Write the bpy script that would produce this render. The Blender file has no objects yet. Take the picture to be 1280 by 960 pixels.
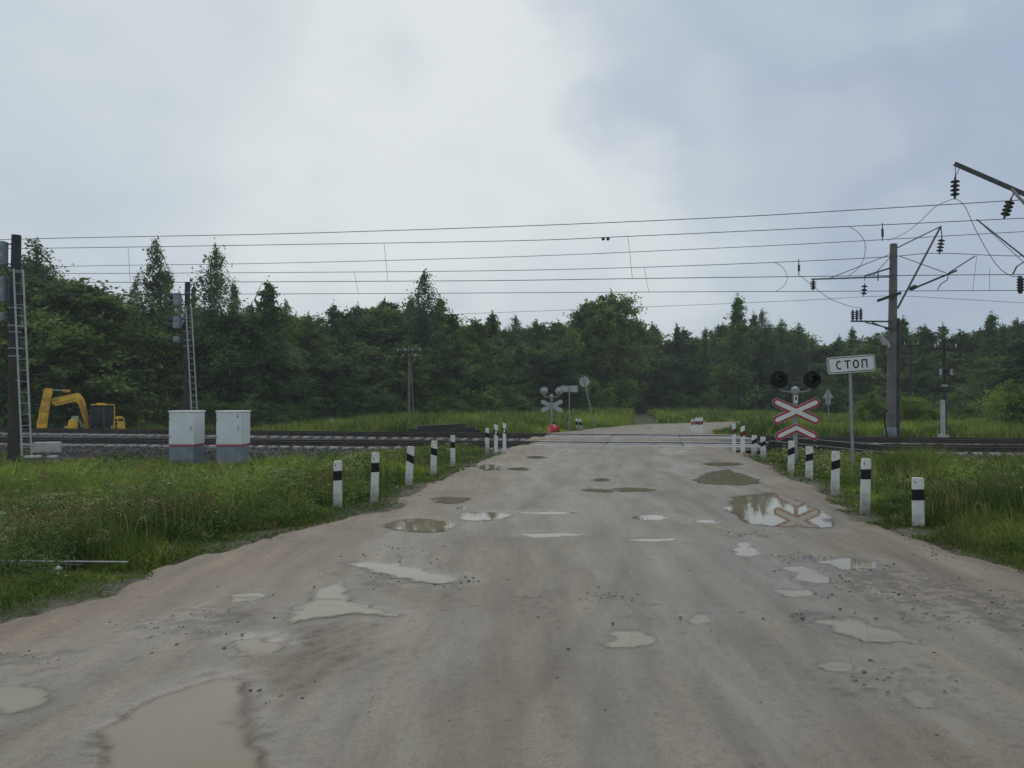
import bpy, bmesh, math, random
import numpy as np
from mathutils import Vector, Matrix

random.seed(7)
R = math.radians
sc = bpy.context.scene
col = sc.collection

# ---------------------------------------------------------------- camera geometry
F = 960.0
PITCH = math.atan(20 / 960)
CAMZ = 1.7
def ray(px, py):
    u, v = (px - 640) / F, (480 - py) / F
    cp, sp = math.cos(PITCH), math.sin(PITCH)
    return Vector((u, cp - v * sp, sp + v * cp))
def at(px, py, Y):
    d = ray(px, py)
    return Vector((0, 0, CAMZ)) + d * (Y / d.y)
def ground(px, py, z=0.0):
    d = ray(px, py)
    return Vector((0, 0, CAMZ)) + d * ((z - CAMZ) / d.z)

cam_d = bpy.data.cameras.new('camera')
cam_d.sensor_fit = 'HORIZONTAL'; cam_d.sensor_width = 36; cam_d.lens = 27
cam_d.clip_start = 0.05; cam_d.clip_end = 6000
cam = bpy.data.objects.new('camera', cam_d); col.objects.link(cam)
cam.location = (0, 0, CAMZ); cam.rotation_euler = (math.pi / 2 + PITCH, 0, 0)
sc.camera = cam

# ---------------------------------------------------------------- noise (numpy)
def _hash(ix, iy, seed):
    h = (ix.astype(np.int64) * 374761393 + iy.astype(np.int64) * 668265263 + seed * 982451653) & 0xffffffff
    h = ((h ^ (h >> 13)) * 1274126177) & 0xffffffff
    h = h ^ (h >> 16)
    return (h & 0xffff) / 65535.0
def vnoise(x, y, seed=0):
    x = np.asarray(x, float); y = np.asarray(y, float)
    ix, iy = np.floor(x), np.floor(y)
    fx, fy = x - ix, y - iy
    fx = fx * fx * (3 - 2 * fx); fy = fy * fy * (3 - 2 * fy)
    a = _hash(ix, iy, seed); b = _hash(ix + 1, iy, seed)
    c = _hash(ix, iy + 1, seed); d = _hash(ix + 1, iy + 1, seed)
    return (a * (1 - fx) + b * fx) * (1 - fy) + (c * (1 - fx) + d * fx) * fy
def fbm(x, y, seed=0, oct=4):
    s, a, t = 0, .5, 0
    for i in range(oct):
        s = s + a * vnoise(x * 2 ** i, y * 2 ** i, seed + i * 17); t += a; a *= .5
    return s / t
def sstep(x, a, b):
    t = np.clip((np.asarray(x, float) - a) / (b - a), 0, 1)
    return t * t * (3 - 2 * t)

# ---------------------------------------------------------------- track frame
TS = 0.189; TN = math.sqrt(1 + TS * TS)
TX, TY = 1 / TN, -TS / TN              # along the rails
NX, NY = TS / TN, 1 / TN               # across the rails, away from the camera
C0 = 30.64
Q2 = 4.3                                # near rail of the far track
GA = 1.59
def tp(s, q, z=0.0): return Vector((s * TX + q * NX, C0 + s * TY + q * NY, z))
def qof(X, Y): return (X * NX + (Y - C0) * NY)
def sof(X, Y): return (X * TX + (Y - C0) * TY)
def railz1(s): return -0.02 + 0.0024 * s
def railz2(s): return 0.125 - 0.0022 * s

# ---------------------------------------------------------------- road outline
RY = [0.6, 4, 5.8, 6.8, 9, 11.7, 16.3, 21.8, 27.2, 34.7, 38]
RL = [-9, -5.6, -4.0, -3.45, -3.2, -1.9, -1.36, -.8, .1, 1.15, 1.9]
RY2 = [0.6, 4, 6.3, 7.6, 8.7, 10.9, 14.8, 20.4, 27.2, 34.7, 38]
RR = [5.8, 5.5, 5.35, 5.15, 4.9, 4.85, 5.7, 6.6, 7.4, 8.9, 9.6]
def road_q(q):
    return np.interp(q, [-30, -1.0, 2.5, 3.2, 4.0, 6.9, 9, 14, 60], [0, -.012, -.012, .09, .115, .115, .05, -.06, -.12])
def road_d(X, Y):
    """distance outside the near road (negative inside)"""
    X = np.asarray(X, float); Y = np.asarray(Y, float)
    wob = (fbm(X * .9, Y * .9, 5) - .5) * .7 + (fbm(X * 4, Y * 4, 9) - .5) * .25
    l = np.interp(Y, RY, RL); r = np.interp(Y, RY2, RR)
    d = np.maximum(l - X, X - r) + wob * np.clip(Y / 8, .5, 1)
    return d
FAR_C = [(5.75, 38), (8.5, 47), (13, 55), (21, 61.5), (36, 66), (75, 69)]
FAR_W = [3.85, 3.5, 3.5, 3.3, 3.2, 3.2]
def seg_dist(X, Y, pts, wid):
    best = np.full(np.shape(X), 1e9)
    for (a, b, wa, wb) in zip(pts[:-1], pts[1:], wid[:-1], wid[1:]):
        dx, dy = b[0] - a[0], b[1] - a[1]
        t = np.clip(((X - a[0]) * dx + (Y - a[1]) * dy) / (dx * dx + dy * dy), 0, 1)
        best = np.minimum(best, np.hypot(X - a[0] - t * dx, Y - a[1] - t * dy) - (wa + t * (wb - wa)))
    return best
def any_road_d(X, Y):
    X = np.asarray(X, float); Y = np.asarray(Y, float)
    d1 = np.where(Y < 38.5, road_d(X, Y), 1e9)
    d2 = np.where(Y > 34, seg_dist(X, Y, FAR_C, FAR_W) + (fbm(X * .6, Y * .6, 31) - .5) * .8, 1e9)
    return np.minimum(d1, d2)
def terrain(X, Y):
    X = np.asarray(X, float); Y = np.asarray(Y, float)
    q = qof(X, Y); d = any_road_d(X, Y)
    rz = road_q(q)
    left = X < 2
    fall = np.where(left, -.42, -.3)
    side = -.03 + fall * sstep(d, .4, 5.5) - np.where(left, .42, .12) * sstep(d, 2.5, 9) * sstep(Y, 13, 24) + (fbm(X * .5, Y * .5, 3) - .5) * .16 * sstep(d, .2, 2)
    # the trench below the low rail at the left
    tr = np.exp(-((X + 5.3) / 1.6) ** 2 - ((Y - 8.3) / .55) ** 2) * .38
    side = side - tr
    beyond = -.12 - .95 * sstep(-X, 6, 20) * (1 - sstep(Y, 56, 72)) - .12 * sstep(d, 1, 6) + (fbm(X * .2, Y * .2, 6) - .5) * .25 * sstep(d, .5, 4)
    beyond = beyond + .6 * sstep(Y, 62, 120)
    nat = side * (1 - sstep(q, -2, 6.5)) + beyond * sstep(q, -2, 6.5)
    under = sstep(q, -4.2, -2.6) * (1 - sstep(q, 7.6, 9.2))
    nat = nat * (1 - under) + np.minimum(nat, -.8) * under
    ins = sstep(-d, -.08, .4)
    z = nat * (1 - ins) + (rz - .14) * ins
    # keep roadside edges close to the road surface
    return z + (rz + .0) * (1 - sstep(d, 0, 3)) * (1 - ins) * (1 - under)

# ---------------------------------------------------------------- tags and mesh helpers
def tag(o, label=None, cat=None, group=None, kind=None):
    if label: o['label'] = label
    if cat: o['category'] = cat
    if group: o['group'] = group
    if kind: o['kind'] = kind
    return o
def empty(name, loc, rz=0.0):
    o = bpy.data.objects.new(name, None); col.objects.link(o)
    o.location = loc; o.rotation_euler = (0, 0, rz); o.empty_display_size = .2
    return o
class MB:
    def __init__(s): s.v = []; s.f = []; s.m = []
    def add(s, vs, fs, mi=0):
        b = len(s.v); s.v += [tuple(v) for v in vs]
        s.f += [tuple(i + b for i in f) for f in fs]; s.m += [mi] * len(fs)
    def box(s, c, size, rot=None, taper=1.0, mi=0):
        hx, hy, hz = size[0] / 2, size[1] / 2, size[2] / 2
        vs = []
        for z, k in ((-hz, 1), (hz, taper)):
            for x, y in ((-hx, -hy), (hx, -hy), (hx, hy), (-hx, hy)):
                p = Vector((x * k, y * k, z))
                if rot is not None: p = rot @ p
                vs.append(p + Vector(c))
        s.add(vs, [(3, 2, 1, 0), (4, 5, 6, 7), (0, 1, 5, 4), (1, 2, 6, 5), (2, 3, 7, 6), (3, 0, 4, 7)], mi)
    def beam(s, p0, p1, w, h, mi=0):
        p0, p1 = Vector(p0), Vector(p1); d = p1 - p0; L = d.length
        x = d.normalized(); up = Vector((0, 0, 1))
        if abs(x.z) > .98: up = Vector((0, 1, 0))
        y = up.cross(x).normalized(); z = x.cross(y)
        s.box((p0 + p1) / 2, (L, w, h), Matrix((x, y, z)).transposed(), mi=mi)
    def tube(s, pts, r, n=8, cap=True, mi=0):
        pts = [Vector(p) for p in pts]
        rs = r if isinstance(r, (list, tuple)) else [r] * len(pts)
        base = len(s.v); ref = None
        for i, p in enumerate(pts):
            t = (pts[min(i + 1, len(pts) - 1)] - pts[max(i - 1, 0)]).normalized()
            if ref is None:
                ref = Vector((0, 0, 1)) if abs(t.z) < .9 else Vector((1, 0, 0))
            a = (ref - t * ref.dot(t)).normalized(); b = t.cross(a); ref = a
            for k in range(n):
                th = 2 * math.pi * k / n
                s.v.append(tuple(p + (a * math.cos(th) + b * math.sin(th)) * rs[i]))
        for i in range(len(pts) - 1):
            for k in range(n):
                a0 = base + i * n + k; a1 = base + i * n + (k + 1) % n
                s.f.append((a0, a1, a1 + n, a0 + n)); s.m.append(mi)
        if cap:
            s.f.append(tuple(base + k for k in reversed(range(n)))); s.m.append(mi)
            e = base + (len(pts) - 1) * n
            s.f.append(tuple(e + k for k in range(n))); s.m.append(mi)
    def lathe(s, p0, axis, prof, n=14, mi=0):
        """prof: list of (distance along axis, radius)"""
        ax = Vector(axis).normalized()
        s.tube_prof([Vector(p0) + ax * t for t, _ in prof], ax, [r for _, r in prof], n, mi)
    def tube_prof(s, pts, t, rs, n, mi):
        ref = Vector((0, 0, 1)) if abs(t.z) < .9 else Vector((1, 0, 0))
        a = (ref - t * ref.dot(t)).normalized(); b = t.cross(a); base = len(s.v)
        for p, r in zip(pts, rs):
            for k in range(n):
                th = 2 * math.pi * k / n
                s.v.append(tuple(p + (a * math.cos(th) + b * math.sin(th)) * max(r, 1e-4)))
        for i in range(len(pts) - 1):
            for k in range(n):
                a0 = base + i * n + k; a1 = base + i * n + (k + 1) % n
                s.f.append((a0, a1, a1 + n, a0 + n)); s.m.append(mi)
        s.f.append(tuple(base + k for k in reversed(range(n)))); s.m.append(mi)
        e = base + (len(pts) - 1) * n
        s.f.append(tuple(e + k for k in range(n))); s.m.append(mi)
    def prism(s, poly, thick, frame, mi=0):
        """poly in 2D (x,z); extruded along y from -thick/2 to thick/2, frame: 4x4"""
        n = len(poly)
        vs = [frame @ Vector((x, -thick / 2, z)) for x, z in poly] + [frame @ Vector((x, thick / 2, z)) for x, z in poly]
        fs = [tuple(range(n)), tuple(range(2 * n - 1, n - 1, -1))]
        for i in range(n):
            j = (i + 1) % n; fs.append((j, i, i + n, j + n))
        s.add(vs, fs, mi)
    def build(s, name, mats, parent=None, smooth=False, bevel=0, loc=None, seg=1):
        me = bpy.data.meshes.new(name)
        me.from_pydata(s.v, [], s.f)
        if not isinstance(mats, (list, tuple)): mats = [mats]
        for m in mats: me.materials.append(m)
        me.polygons.foreach_set('material_index', s.m)
        bm = bmesh.new(); bm.from_mesh(me)
        bmesh.ops.recalc_face_normals(bm, faces=bm.faces)
        if bevel:
            ed = [e for e in bm.edges if len(e.link_faces) == 2 and e.calc_face_angle(0) > .5]
            bmesh.ops.bevel(bm, geom=ed, offset=bevel, segments=seg, affect='EDGES', clamp_overlap=True)
        bm.to_mesh(me); bm.free()
        if smooth:
            me.polygons.foreach_set('use_smooth', [True] * len(me.polygons))
            try: me.set_sharp_from_angle(angle=R(40))
            except Exception: pass
        o = bpy.data.objects.new(name, me); col.objects.link(o)
        if parent: o.parent = parent
        if loc is not None: o.location = loc
        return o
def np_mesh(name, V, Fq, mats, parent=None, colors=None, smooth=False, attrs=None):
    """V (n,3), Fq (m,4) or (m,3) int"""
    me = bpy.data.meshes.new(name)
    V = np.ascontiguousarray(V, dtype=np.float32); Fq = np.ascontiguousarray(Fq, dtype=np.int32)
    m, k = Fq.shape
    me.vertices.add(len(V)); me.vertices.foreach_set('co', V.ravel())
    me.loops.add(m * k); me.loops.foreach_set('vertex_index', Fq.ravel())
    me.polygons.add(m); me.polygons.foreach_set('loop_start', np.arange(0, m * k, k, dtype=np.int32))
    if smooth: me.polygons.foreach_set('use_smooth', np.ones(m, dtype=bool))
    me.update(calc_edges=True)
    if colors is not None:
        a = me.attributes.new('tint', 'FLOAT_COLOR', 'POINT')
        a.data.foreach_set('color', np.ascontiguousarray(colors, dtype=np.float32).ravel())
    for nm, arr in (attrs or {}).items():
        a = me.attributes.new(nm, 'FLOAT', 'POINT'); a.data.foreach_set('value', np.ascontiguousarray(arr, dtype=np.float32).ravel())
    for mm in (mats if isinstance(mats, (list, tuple)) else [mats]): me.materials.append(mm)
    o = bpy.data.objects.new(name, me); col.objects.link(o)
    if parent: o.parent = parent
    return o
def copy_tree(o, parent=None):
    c = o.copy(); col.objects.link(c)
    if parent: c.parent = parent
    for ch in list(o.children): copy_tree(ch, c)
    return c

# ---------------------------------------------------------------- materials
def new_mat(name):
    m = bpy.data.materials.new(name); m.use_nodes = True
    nt = m.node_tree; b = nt.nodes['Principled BSDF']
    return m, nt, b
def mat(name, c, rough=.6, var=.15, scale=4.0, bump=0.0, metal=0.0, c2=None, spec=.5, bscale=None):
    m, nt, b = new_mat(name); N, L = nt.nodes, nt.links
    tc = N.new('ShaderNodeTexCoord')
    n = N.new('ShaderNodeTexNoise'); n.inputs['Scale'].default_value = scale; n.inputs['Detail'].default_value = 6
    n.inputs['Roughness'].default_value = .65
    L.new(tc.outputs['Object'], n.inputs['Vector'])
    rp = N.new('ShaderNodeValToRGB')
    c2 = c2 or tuple(max(0, x * (1 - 2 * var)) for x in c)
    hi = tuple(min(1, x * (1 + var)) for x in c)
    rp.color_ramp.elements[0].position = .3; rp.color_ramp.elements[0].color = (*c2, 1)
    rp.color_ramp.elements[1].position = .6; rp.color_ramp.elements[1].color = (*hi, 1)
    L.new(n.outputs['Fac'], rp.inputs['Fac']); L.new(rp.outputs['Color'], b.inputs['Base Color'])
    b.inputs['Roughness'].default_value = rough; b.inputs['Metallic'].default_value = metal
    b.inputs['Specular IOR Level'].default_value = spec
    if bump:
        n2 = N.new('ShaderNodeTexNoise'); n2.inputs['Scale'].default_value = bscale or scale * 6; n2.inputs['Detail'].default_value = 5
        L.new(tc.outputs['Object'], n2.inputs['Vector'])
        bp = N.new('ShaderNodeBump'); bp.inputs['Strength'].default_value = bump; bp.inputs['Distance'].default_value = .02
        L.new(n2.outputs['Fac'], bp.inputs['Height']); L.new(bp.outputs['Normal'], b.inputs['Normal'])
    return m
M = {}
M['white'] = mat('white_paint_weathered', (.66, .66, .62), .6, .12, 5, .15, c2=(.42, .41, .36))
def mat_post():
    m = mat('post_white_muddy', (.7, .7, .66), .6, .1, 6, .15, c2=(.5, .49, .44)); nt = m.node_tree; N, L = nt.nodes, nt.links; b = N['Principled BSDF']
    src = b.inputs['Base Color'].links[0].from_socket
    tc = N.new('ShaderNodeTexCoord'); sp = N.new('ShaderNodeSeparateXYZ'); L.new(tc.outputs['Object'], sp.inputs[0])
    n = N.new('ShaderNodeTexNoise'); n.inputs['Scale'].default_value = 9; n.inputs['Detail'].default_value = 5; L.new(tc.outputs['Object'], n.inputs['Vector'])
    a = N.new('ShaderNodeMath'); a.operation = 'MULTIPLY_ADD'; L.new(n.outputs['Fac'], a.inputs[0]); a.inputs[1].default_value = -.55; L.new(sp.outputs['Z'], a.inputs[2])
    r = N.new('ShaderNodeMapRange'); r.inputs['From Min'].default_value = .0; r.inputs['From Max'].default_value = .33; r.inputs['To Min'].default_value = .85; r.inputs['To Max'].default_value = 0
    L.new(a.outputs[0], r.inputs['Value'])
    x = N.new('ShaderNodeMix'); x.data_type = 'RGBA'; L.new(r.outputs[0], x.inputs['Factor']); L.new(src, x.inputs['A']); x.inputs['B'].default_value = (.2, .17, .11, 1)
    ch = N.new('ShaderNodeTexNoise'); ch.inputs['Scale'].default_value = 16; ch.inputs['Detail'].default_value = 3; L.new(tc.outputs['Object'], ch.inputs['Vector'])
    cr = N.new('ShaderNodeValToRGB'); cr.color_ramp.elements[0].position = .66; cr.color_ramp.elements[0].color = (0, 0, 0, 1); cr.color_ramp.elements[1].position = .7; cr.color_ramp.elements[1].color = (1, 1, 1, 1); L.new(ch.outputs['Fac'], cr.inputs['Fac'])
    y = N.new('ShaderNodeMix'); y.data_type = 'RGBA'; L.new(cr.outputs['Color'], y.inputs['Factor']); L.new(x.outputs['Result'], y.inputs['A']); y.inputs['B'].default_value = (.27, .26, .24, 1)
    L.new(y.outputs['Result'], b.inputs['Base Color']); return m
M['white'] = mat_post()
M['black'] = mat('black_paint', (.012, .012, .013), .75, .2, 5, spec=.25)
M['red'] = mat('red_sign_paint', (.42, .022, .03), .45, .1, 6)
M['redref'] = mat('red_reflector', (.5, .02, .015), .25, .05, 6)
M['whiteref'] = mat('white_reflector', (.8, .8, .8), .25, .03, 6)
M['signwhite'] = mat('sign_white', (.74, .74, .72), .4, .04, 3)
M['plastic'] = mat('post_plastic_white', (.74, .74, .72), .4, .05, 4)
M['galv'] = mat('galvanised_steel', (.3, .31, .32), .5, .2, 7, metal=.4)
M['greypaint'] = mat('grey_paint', (.33, .34, .35), .5, .12, 5)
M['lightgrey'] = mat('pale_grey_sign_back', (.4, .41, .41), .5, .1, 5)
M['rail'] = mat('rail_steel', (.05, .034, .026), .7, .3, 3, c2=(.02, .015, .012))
M['railtop'] = mat('rail_running_surface', (.2, .2, .2), .3, .1, 3, metal=.8)
M['sleeper'] = mat('sleeper_concrete', (.42, .41, .39), .85, .15, 3, .2)
M['timber'] = mat('creosoted_timber', (.03, .026, .022), .75, .3, 3, .4, c2=(.012, .011, .010))
M['timbertop'] = mat('weathered_timber', (.16, .155, .145), .85, .25, 5, .4)
M['deck'] = mat('deck_concrete', (.36, .34, .31), .5, .2, 1.6, .3, c2=(.16, .145, .125))
M['rubber'] = mat('deck_rubber', (.03, .03, .03), .6, .2, 4)
M['poledark'] = mat('tarred_concrete', (.035, .033, .032), .8, .2, 3, .2)
M['polebrown'] = mat('brown_stained_concrete', (.05, .038, .03), .85, .2, 3, .2)
M['concrete'] = mat('pole_concrete', (.15, .143, .135), .85, .2, 2.5, .25)
M['concdark'] = mat('pole_concrete_dark', (.06, .056, .054), .85, .25, 2.5, .25)
M['steeldark'] = mat('dark_steel', (.05, .052, .055), .6, .2, 5)
M['porcelain'] = mat('brown_porcelain', (.05, .045, .045), .25, .1, 8)
M['glassins'] = mat('pale_insulator', (.5, .52, .5), .2, .05, 8)
M['wire'] = mat('wire_copper_dull', (.03, .03, .033), .6, .1, 4)
M['cabinet'] = mat('cabinet_paint', (.74, .77, .76), .4, .06, 1.5)
M['cabbase'] = mat('cabinet_base_grey', (.2, .235, .27), .55, .12, 3)
M['cabred'] = mat('cabinet_red_band', (.5, .03, .06), .5, .05, 3)
M['sighead'] = mat('signal_head_grey', (.26, .29, .32), .5, .1, 5)
M['siggreen'] = mat('signal_box_green', (.06, .1, .09), .5, .1, 5)
M['yellow'] = mat('excavator_yellow', (.74, .44, .03), .5, .15, 1.8, .05, c2=(.3, .17, .035))
M['yellow2'] = mat('excavator_yellow_worn', (.5, .29, .04), .5, .25, 4, c2=(.25, .15, .04))
M['glassdark'] = mat('cab_glass_dark', (.012, .014, .016), .12, .1, 2)
M['trackshoe'] = mat('crawler_steel', (.045, .04, .036), .7, .3, 5, .3)
M['hose'] = mat('tank_pale', (.4, .38, .34), .5, .1, 5)
M['lens'] = mat('lamp_lens_dark', (.012, .004, .004), .15, .05, 5)
M['skin'] = mat('skin', (.5, .3, .22), .55, .05, 8)
M['hair'] = mat('black_hair', (.012, .01, .01), .6, .2, 30, .3)
M['jacket'] = mat('red_jacket', (.5, .02, .03), .7, .15, 12, .3)
M['trousers'] = mat('dark_trousers', (.02, .022, .03), .8, .2, 12, .3)
M['pink'] = mat('pink_fabric', (.55, .22, .17), .7, .1, 12, .3)
M['bark'] = mat('grey_bark', (.075, .065, .055), .9, .3, 3, .4)
M['birchbark'] = mat('birch_bark', (.2, .19, .18), .85, .2, 2.5, .3, c2=(.05, .045, .04))
M['clods'] = mat('mud_crumbs', (.17, .145, .115), .85, .35, 9)
M['stone'] = mat('ballast_stone', (.075, .069, .066), .85, .35, 9)

def leaf_mat(name, c, trans=.25):
    m, nt, b = new_mat(name); N, L = nt.nodes, nt.links
    a = N.new('ShaderNodeAttribute'); a.attribute_name = 'tint'
    oi = N.new('ShaderNodeObjectInfo')
    mx = N.new('ShaderNodeMix'); mx.data_type = 'RGBA'; mx.blend_type = 'MULTIPLY'
    mx.inputs['Factor'].default_value = 1
    L.new(a.outputs['Color'], mx.inputs['A'])
    rp = N.new('ShaderNodeValToRGB')
    rp.color_ramp.elements[0].color = (c[0] * .62, c[1] * .72, c[2] * .85, 1)
    rp.color_ramp.elements[1].color = (c[0] * 1.4, c[1] * 1.28, c[2] * 1.0, 1)
    L.new(oi.outputs['Random'], rp.inputs['Fac']); L.new(rp.outputs['Color'], mx.inputs['B'])
    L.new(mx.outputs['Result'], b.inputs['Base Color'])
    b.inputs['Roughness'].default_value = .6; b.inputs['Specular IOR Level'].default_value = .25
    t = N.new('ShaderNodeBsdfTranslucent'); L.new(mx.outputs['Result'], t.inputs['Color'])
    ms = N.new('ShaderNodeMixShader'); ms.inputs['Fac'].default_value = trans
    L.new(b.outputs['BSDF'], ms.inputs[1]); L.new(t.outputs['BSDF'], ms.inputs[2])
    L.new(ms.outputs['Shader'], N['Material Output'].inputs['Surface'])
    return m
M['leaf'] = leaf_mat('tree_leaves', (.135, .2, .052), .42)
M['leafbirch'] = leaf_mat('birch_leaves', (.125, .185, .07), .42)
M['leafbush'] = leaf_mat('bush_leaves', (.14, .215, .05), .4)
M['grass'] = leaf_mat('grass_blades', (1.2, 1.2, 1.0), .4)
for n_ in M['grass'].node_tree.nodes:
    if n_.type == 'VALTORGB':
        for e_ in n_.color_ramp.elements: e_.color = (1.5, 1.4, 1.1, 1)

# ground under grass
def mat_ground():
    m, nt, b = new_mat('soil_and_turf'); N, L = nt.nodes, nt.links
    tc = N.new('ShaderNodeTexCoord')
    n1 = N.new('ShaderNodeTexNoise'); n1.inputs['Scale'].default_value = .35; n1.inputs['Detail'].default_value = 8
    n2 = N.new('ShaderNodeTexNoise'); n2.inputs['Scale'].default_value = 9; n2.inputs['Detail'].default_value = 8
    for n in (n1, n2): L.new(tc.outputs['Object'], n.inputs['Vector'])
    r1 = N.new('ShaderNodeValToRGB')
    e = r1.color_ramp.elements
    e[0].position = .35; e[0].color = (.035, .05, .014, 1); e[1].position = .62; e[1].color = (.06, .08, .022, 1)
    L.new(n1.outputs['Fac'], r1.inputs['Fac'])
    r2 = N.new('ShaderNodeValToRGB'); e = r2.color_ramp.elements
    e[0].position = .35; e[0].color = (.09, .072, .052, 1); e[1].position = .65; e[1].color = (.2, .165, .13, 1)
    L.new(n2.outputs['Fac'], r2.inputs['Fac'])
    at_ = N.new('ShaderNodeAttribute'); at_.attribute_name = 'bare'
    mx = N.new('ShaderNodeMix'); mx.data_type = 'RGBA'
    L.new(at_.outputs['Fac'], mx.inputs['Factor']); L.new(r1.outputs['Color'], mx.inputs['A']); L.new(r2.outputs['Color'], mx.inputs['B'])
    L.new(mx.outputs['Result'], b.inputs['Base Color']); b.inputs['Roughness'].default_value = .9
    b.inputs['Specular IOR Level'].default_value = .25
    bp = N.new('ShaderNodeBump'); bp.inputs['Strength'].default_value = .5; bp.inputs['Distance'].default_value = .05
    L.new(n2.outputs['Fac'], bp.inputs['Height']); L.new(bp.outputs['Normal'], b.inputs['Normal'])
    return m
M['ground'] = mat_ground()

def mat_road():
    m, nt, b = new_mat('wet_dirt_road'); N, L = nt.nodes, nt.links
    tc = N.new('ShaderNodeTexCoord')
    mp = N.new('ShaderNodeMapping'); mp.inputs['Rotation'].default_value = (0, 0, R(8)); mp.inputs['Scale'].default_value = (1, .13, 1)
    L.new(tc.outputs['Object'], mp.inputs['Vector'])
    def noise(scale, vec, det=6, rough=.6):
        n = N.new('ShaderNodeTexNoise'); n.inputs['Scale'].default_value = scale; n.inputs['Detail'].default_value = det
        n.inputs['Roughness'].default_value = rough; L.new(vec, n.inputs['Vector']); return n
    big = noise(.45, tc.outputs['Object'], 7, .62)
    streak = noise(2.6, mp.outputs['Vector'], 6, .65)
    fine = noise(16, tc.outputs['Object'], 8, .7)
    grit = noise(85, tc.outputs['Object'], 5, .75)
    r1 = N.new('ShaderNodeValToRGB'); e = r1.color_ramp.elements
    e[0].position = .3; e[0].color = (.25, .203, .148, 1); e[1].position = .68; e[1].color = (.325, .27, .20, 1)
    L.new(big.outputs['Fac'], r1.inputs['Fac'])
    r2 = N.new('ShaderNodeValToRGB'); e = r2.color_ramp.elements
    e[0].position = .38; e[0].color = (.76, .75, .74, 1); e[1].position = .64; e[1].color = (1.14, 1.13, 1.10, 1)
    L.new(streak.outputs['Fac'], r2.inputs['Fac'])
    r3 = N.new('ShaderNodeValToRGB'); e = r3.color_ramp.elements
    e[0].position = .28; e[0].color = (.6, .58, .56, 1); e[1].position = .5; e[1].color = (1.0, 1.0, 1.0, 1)
    L.new(fine.outputs['Fac'], r3.inputs['Fac'])
    r4 = N.new('ShaderNodeValToRGB'); e = r4.color_ramp.elements
    e[0].position = .34; e[0].color = (.60, .59, .58, 1); e[1].position = .6; e[1].color = (1.16, 1.16, 1.16, 1)
    L.new(grit.outputs['Fac'], r4.inputs['Fac'])
    cur = r1.outputs['Color']
    for r in (r2, r3, r4):
        x = N.new('ShaderNodeMix'); x.data_type = 'RGBA'; x.blend_type = 'MULTIPLY'; x.inputs['Factor'].default_value = .85
        L.new(cur, x.inputs['A']); L.new(r.outputs['Color'], x.inputs['B']); cur = x.outputs['Result']
    silt = noise(1.9, mp.outputs['Vector'], 7, .7)
    sr = N.new('ShaderNodeValToRGB'); e = sr.color_ramp.elements
    e[0].position = .56; e[0].color = (0, 0, 0, 1); e[1].position = .68; e[1].color = (.75, .75, .75, 1)
    L.new(silt.outputs['Fac'], sr.inputs['Fac'])
    x = N.new('ShaderNodeMix'); x.data_type = 'RGBA'
    L.new(sr.outputs['Color'], x.inputs['Factor']); L.new(cur, x.inputs['A']); x.inputs['B'].default_value = (.33, .29, .225, 1)
    cur = x.outputs['Result']
    # browner loose soil on the shoulders
    sh = N.new('ShaderNodeAttribute'); sh.attribute_name = 'soil'
    x = N.new('ShaderNodeMix'); x.data_type = 'RGBA'; x.blend_type = 'MULTIPLY'
    L.new(sh.outputs['Fac'], x.inputs['Factor']); L.new(cur, x.inputs['A']); x.inputs['B'].default_value = (.94, .83, .74, 1)
    cur = x.outputs['Result']
    tr = N.new('ShaderNodeAttribute'); tr.attribute_name = 'tread'
    tm = N.new('ShaderNodeMath'); tm.operation = 'MULTIPLY'; L.new(tr.outputs['Fac'], tm.inputs[0]); L.new(fine.outputs['Fac'], tm.inputs[1])
    x = N.new('ShaderNodeMix'); x.data_type = 'RGBA'; x.blend_type = 'MULTIPLY'
    L.new(tm.outputs[0], x.inputs['Factor']); L.new(cur, x.inputs['A']); x.inputs['B'].default_value = (.58, .55, .52, 1)
    cur = x.outputs['Result']
    ri = N.new('ShaderNodeAttribute'); ri.attribute_name = 'rim'
    x = N.new('ShaderNodeMix'); x.data_type = 'RGBA'; x.blend_type = 'MULTIPLY'
    L.new(ri.outputs['Fac'], x.inputs['Factor']); L.new(cur, x.inputs['A']); x.inputs['B'].default_value = (.68, .65, .62, 1)
    cur = x.outputs['Result']
    cl = N.new('ShaderNodeAttribute'); cl.attribute_name = 'clod'
    x = N.new('ShaderNodeMix'); x.data_type = 'RGBA'
    L.new(cl.outputs['Fac'], x.inputs['Factor']); L.new(cur, x.inputs['A']); x.inputs['B'].default_value = (.075, .066, .058, 1)
    cur = x.outputs['Result']
    L.new(cur, b.inputs['Base Color'])
    wet = N.new('ShaderNodeAttribute'); wet.attribute_name = 'wet'
    add = N.new('ShaderNodeMath'); add.operation = 'MULTIPLY_ADD'
    L.new(streak.outputs['Fac'], add.inputs[0]); add.inputs[1].default_value = .5; L.new(wet.outputs['Fac'], add.inputs[2])
    rr = N.new('ShaderNodeMapRange'); rr.inputs['From Min'].default_value = .2; rr.inputs['From Max'].default_value = 1.1
    rr.inputs['To Min'].default_value = .62; rr.inputs['To Max'].default_value = .24
    L.new(add.outputs[0], rr.inputs['Value']); L.new(rr.outputs[0], b.inputs['Roughness'])
    b.inputs['Specular IOR Level'].default_value = .5
    hs = N.new('ShaderNodeMath'); hs.operation = 'MULTIPLY_ADD'
    L.new(grit.outputs['Fac'], hs.inputs[0]); hs.inputs[1].default_value = .3; L.new(fine.outputs['Fac'], hs.inputs[2])
    dry = N.new('ShaderNodeMapRange'); dry.inputs['To Min'].default_value = .55; dry.inputs['To Max'].default_value = .08
    L.new(wet.outputs['Fac'], dry.inputs['Value'])
    bp = N.new('ShaderNodeBump'); bp.inputs['Distance'].default_value = .03
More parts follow.
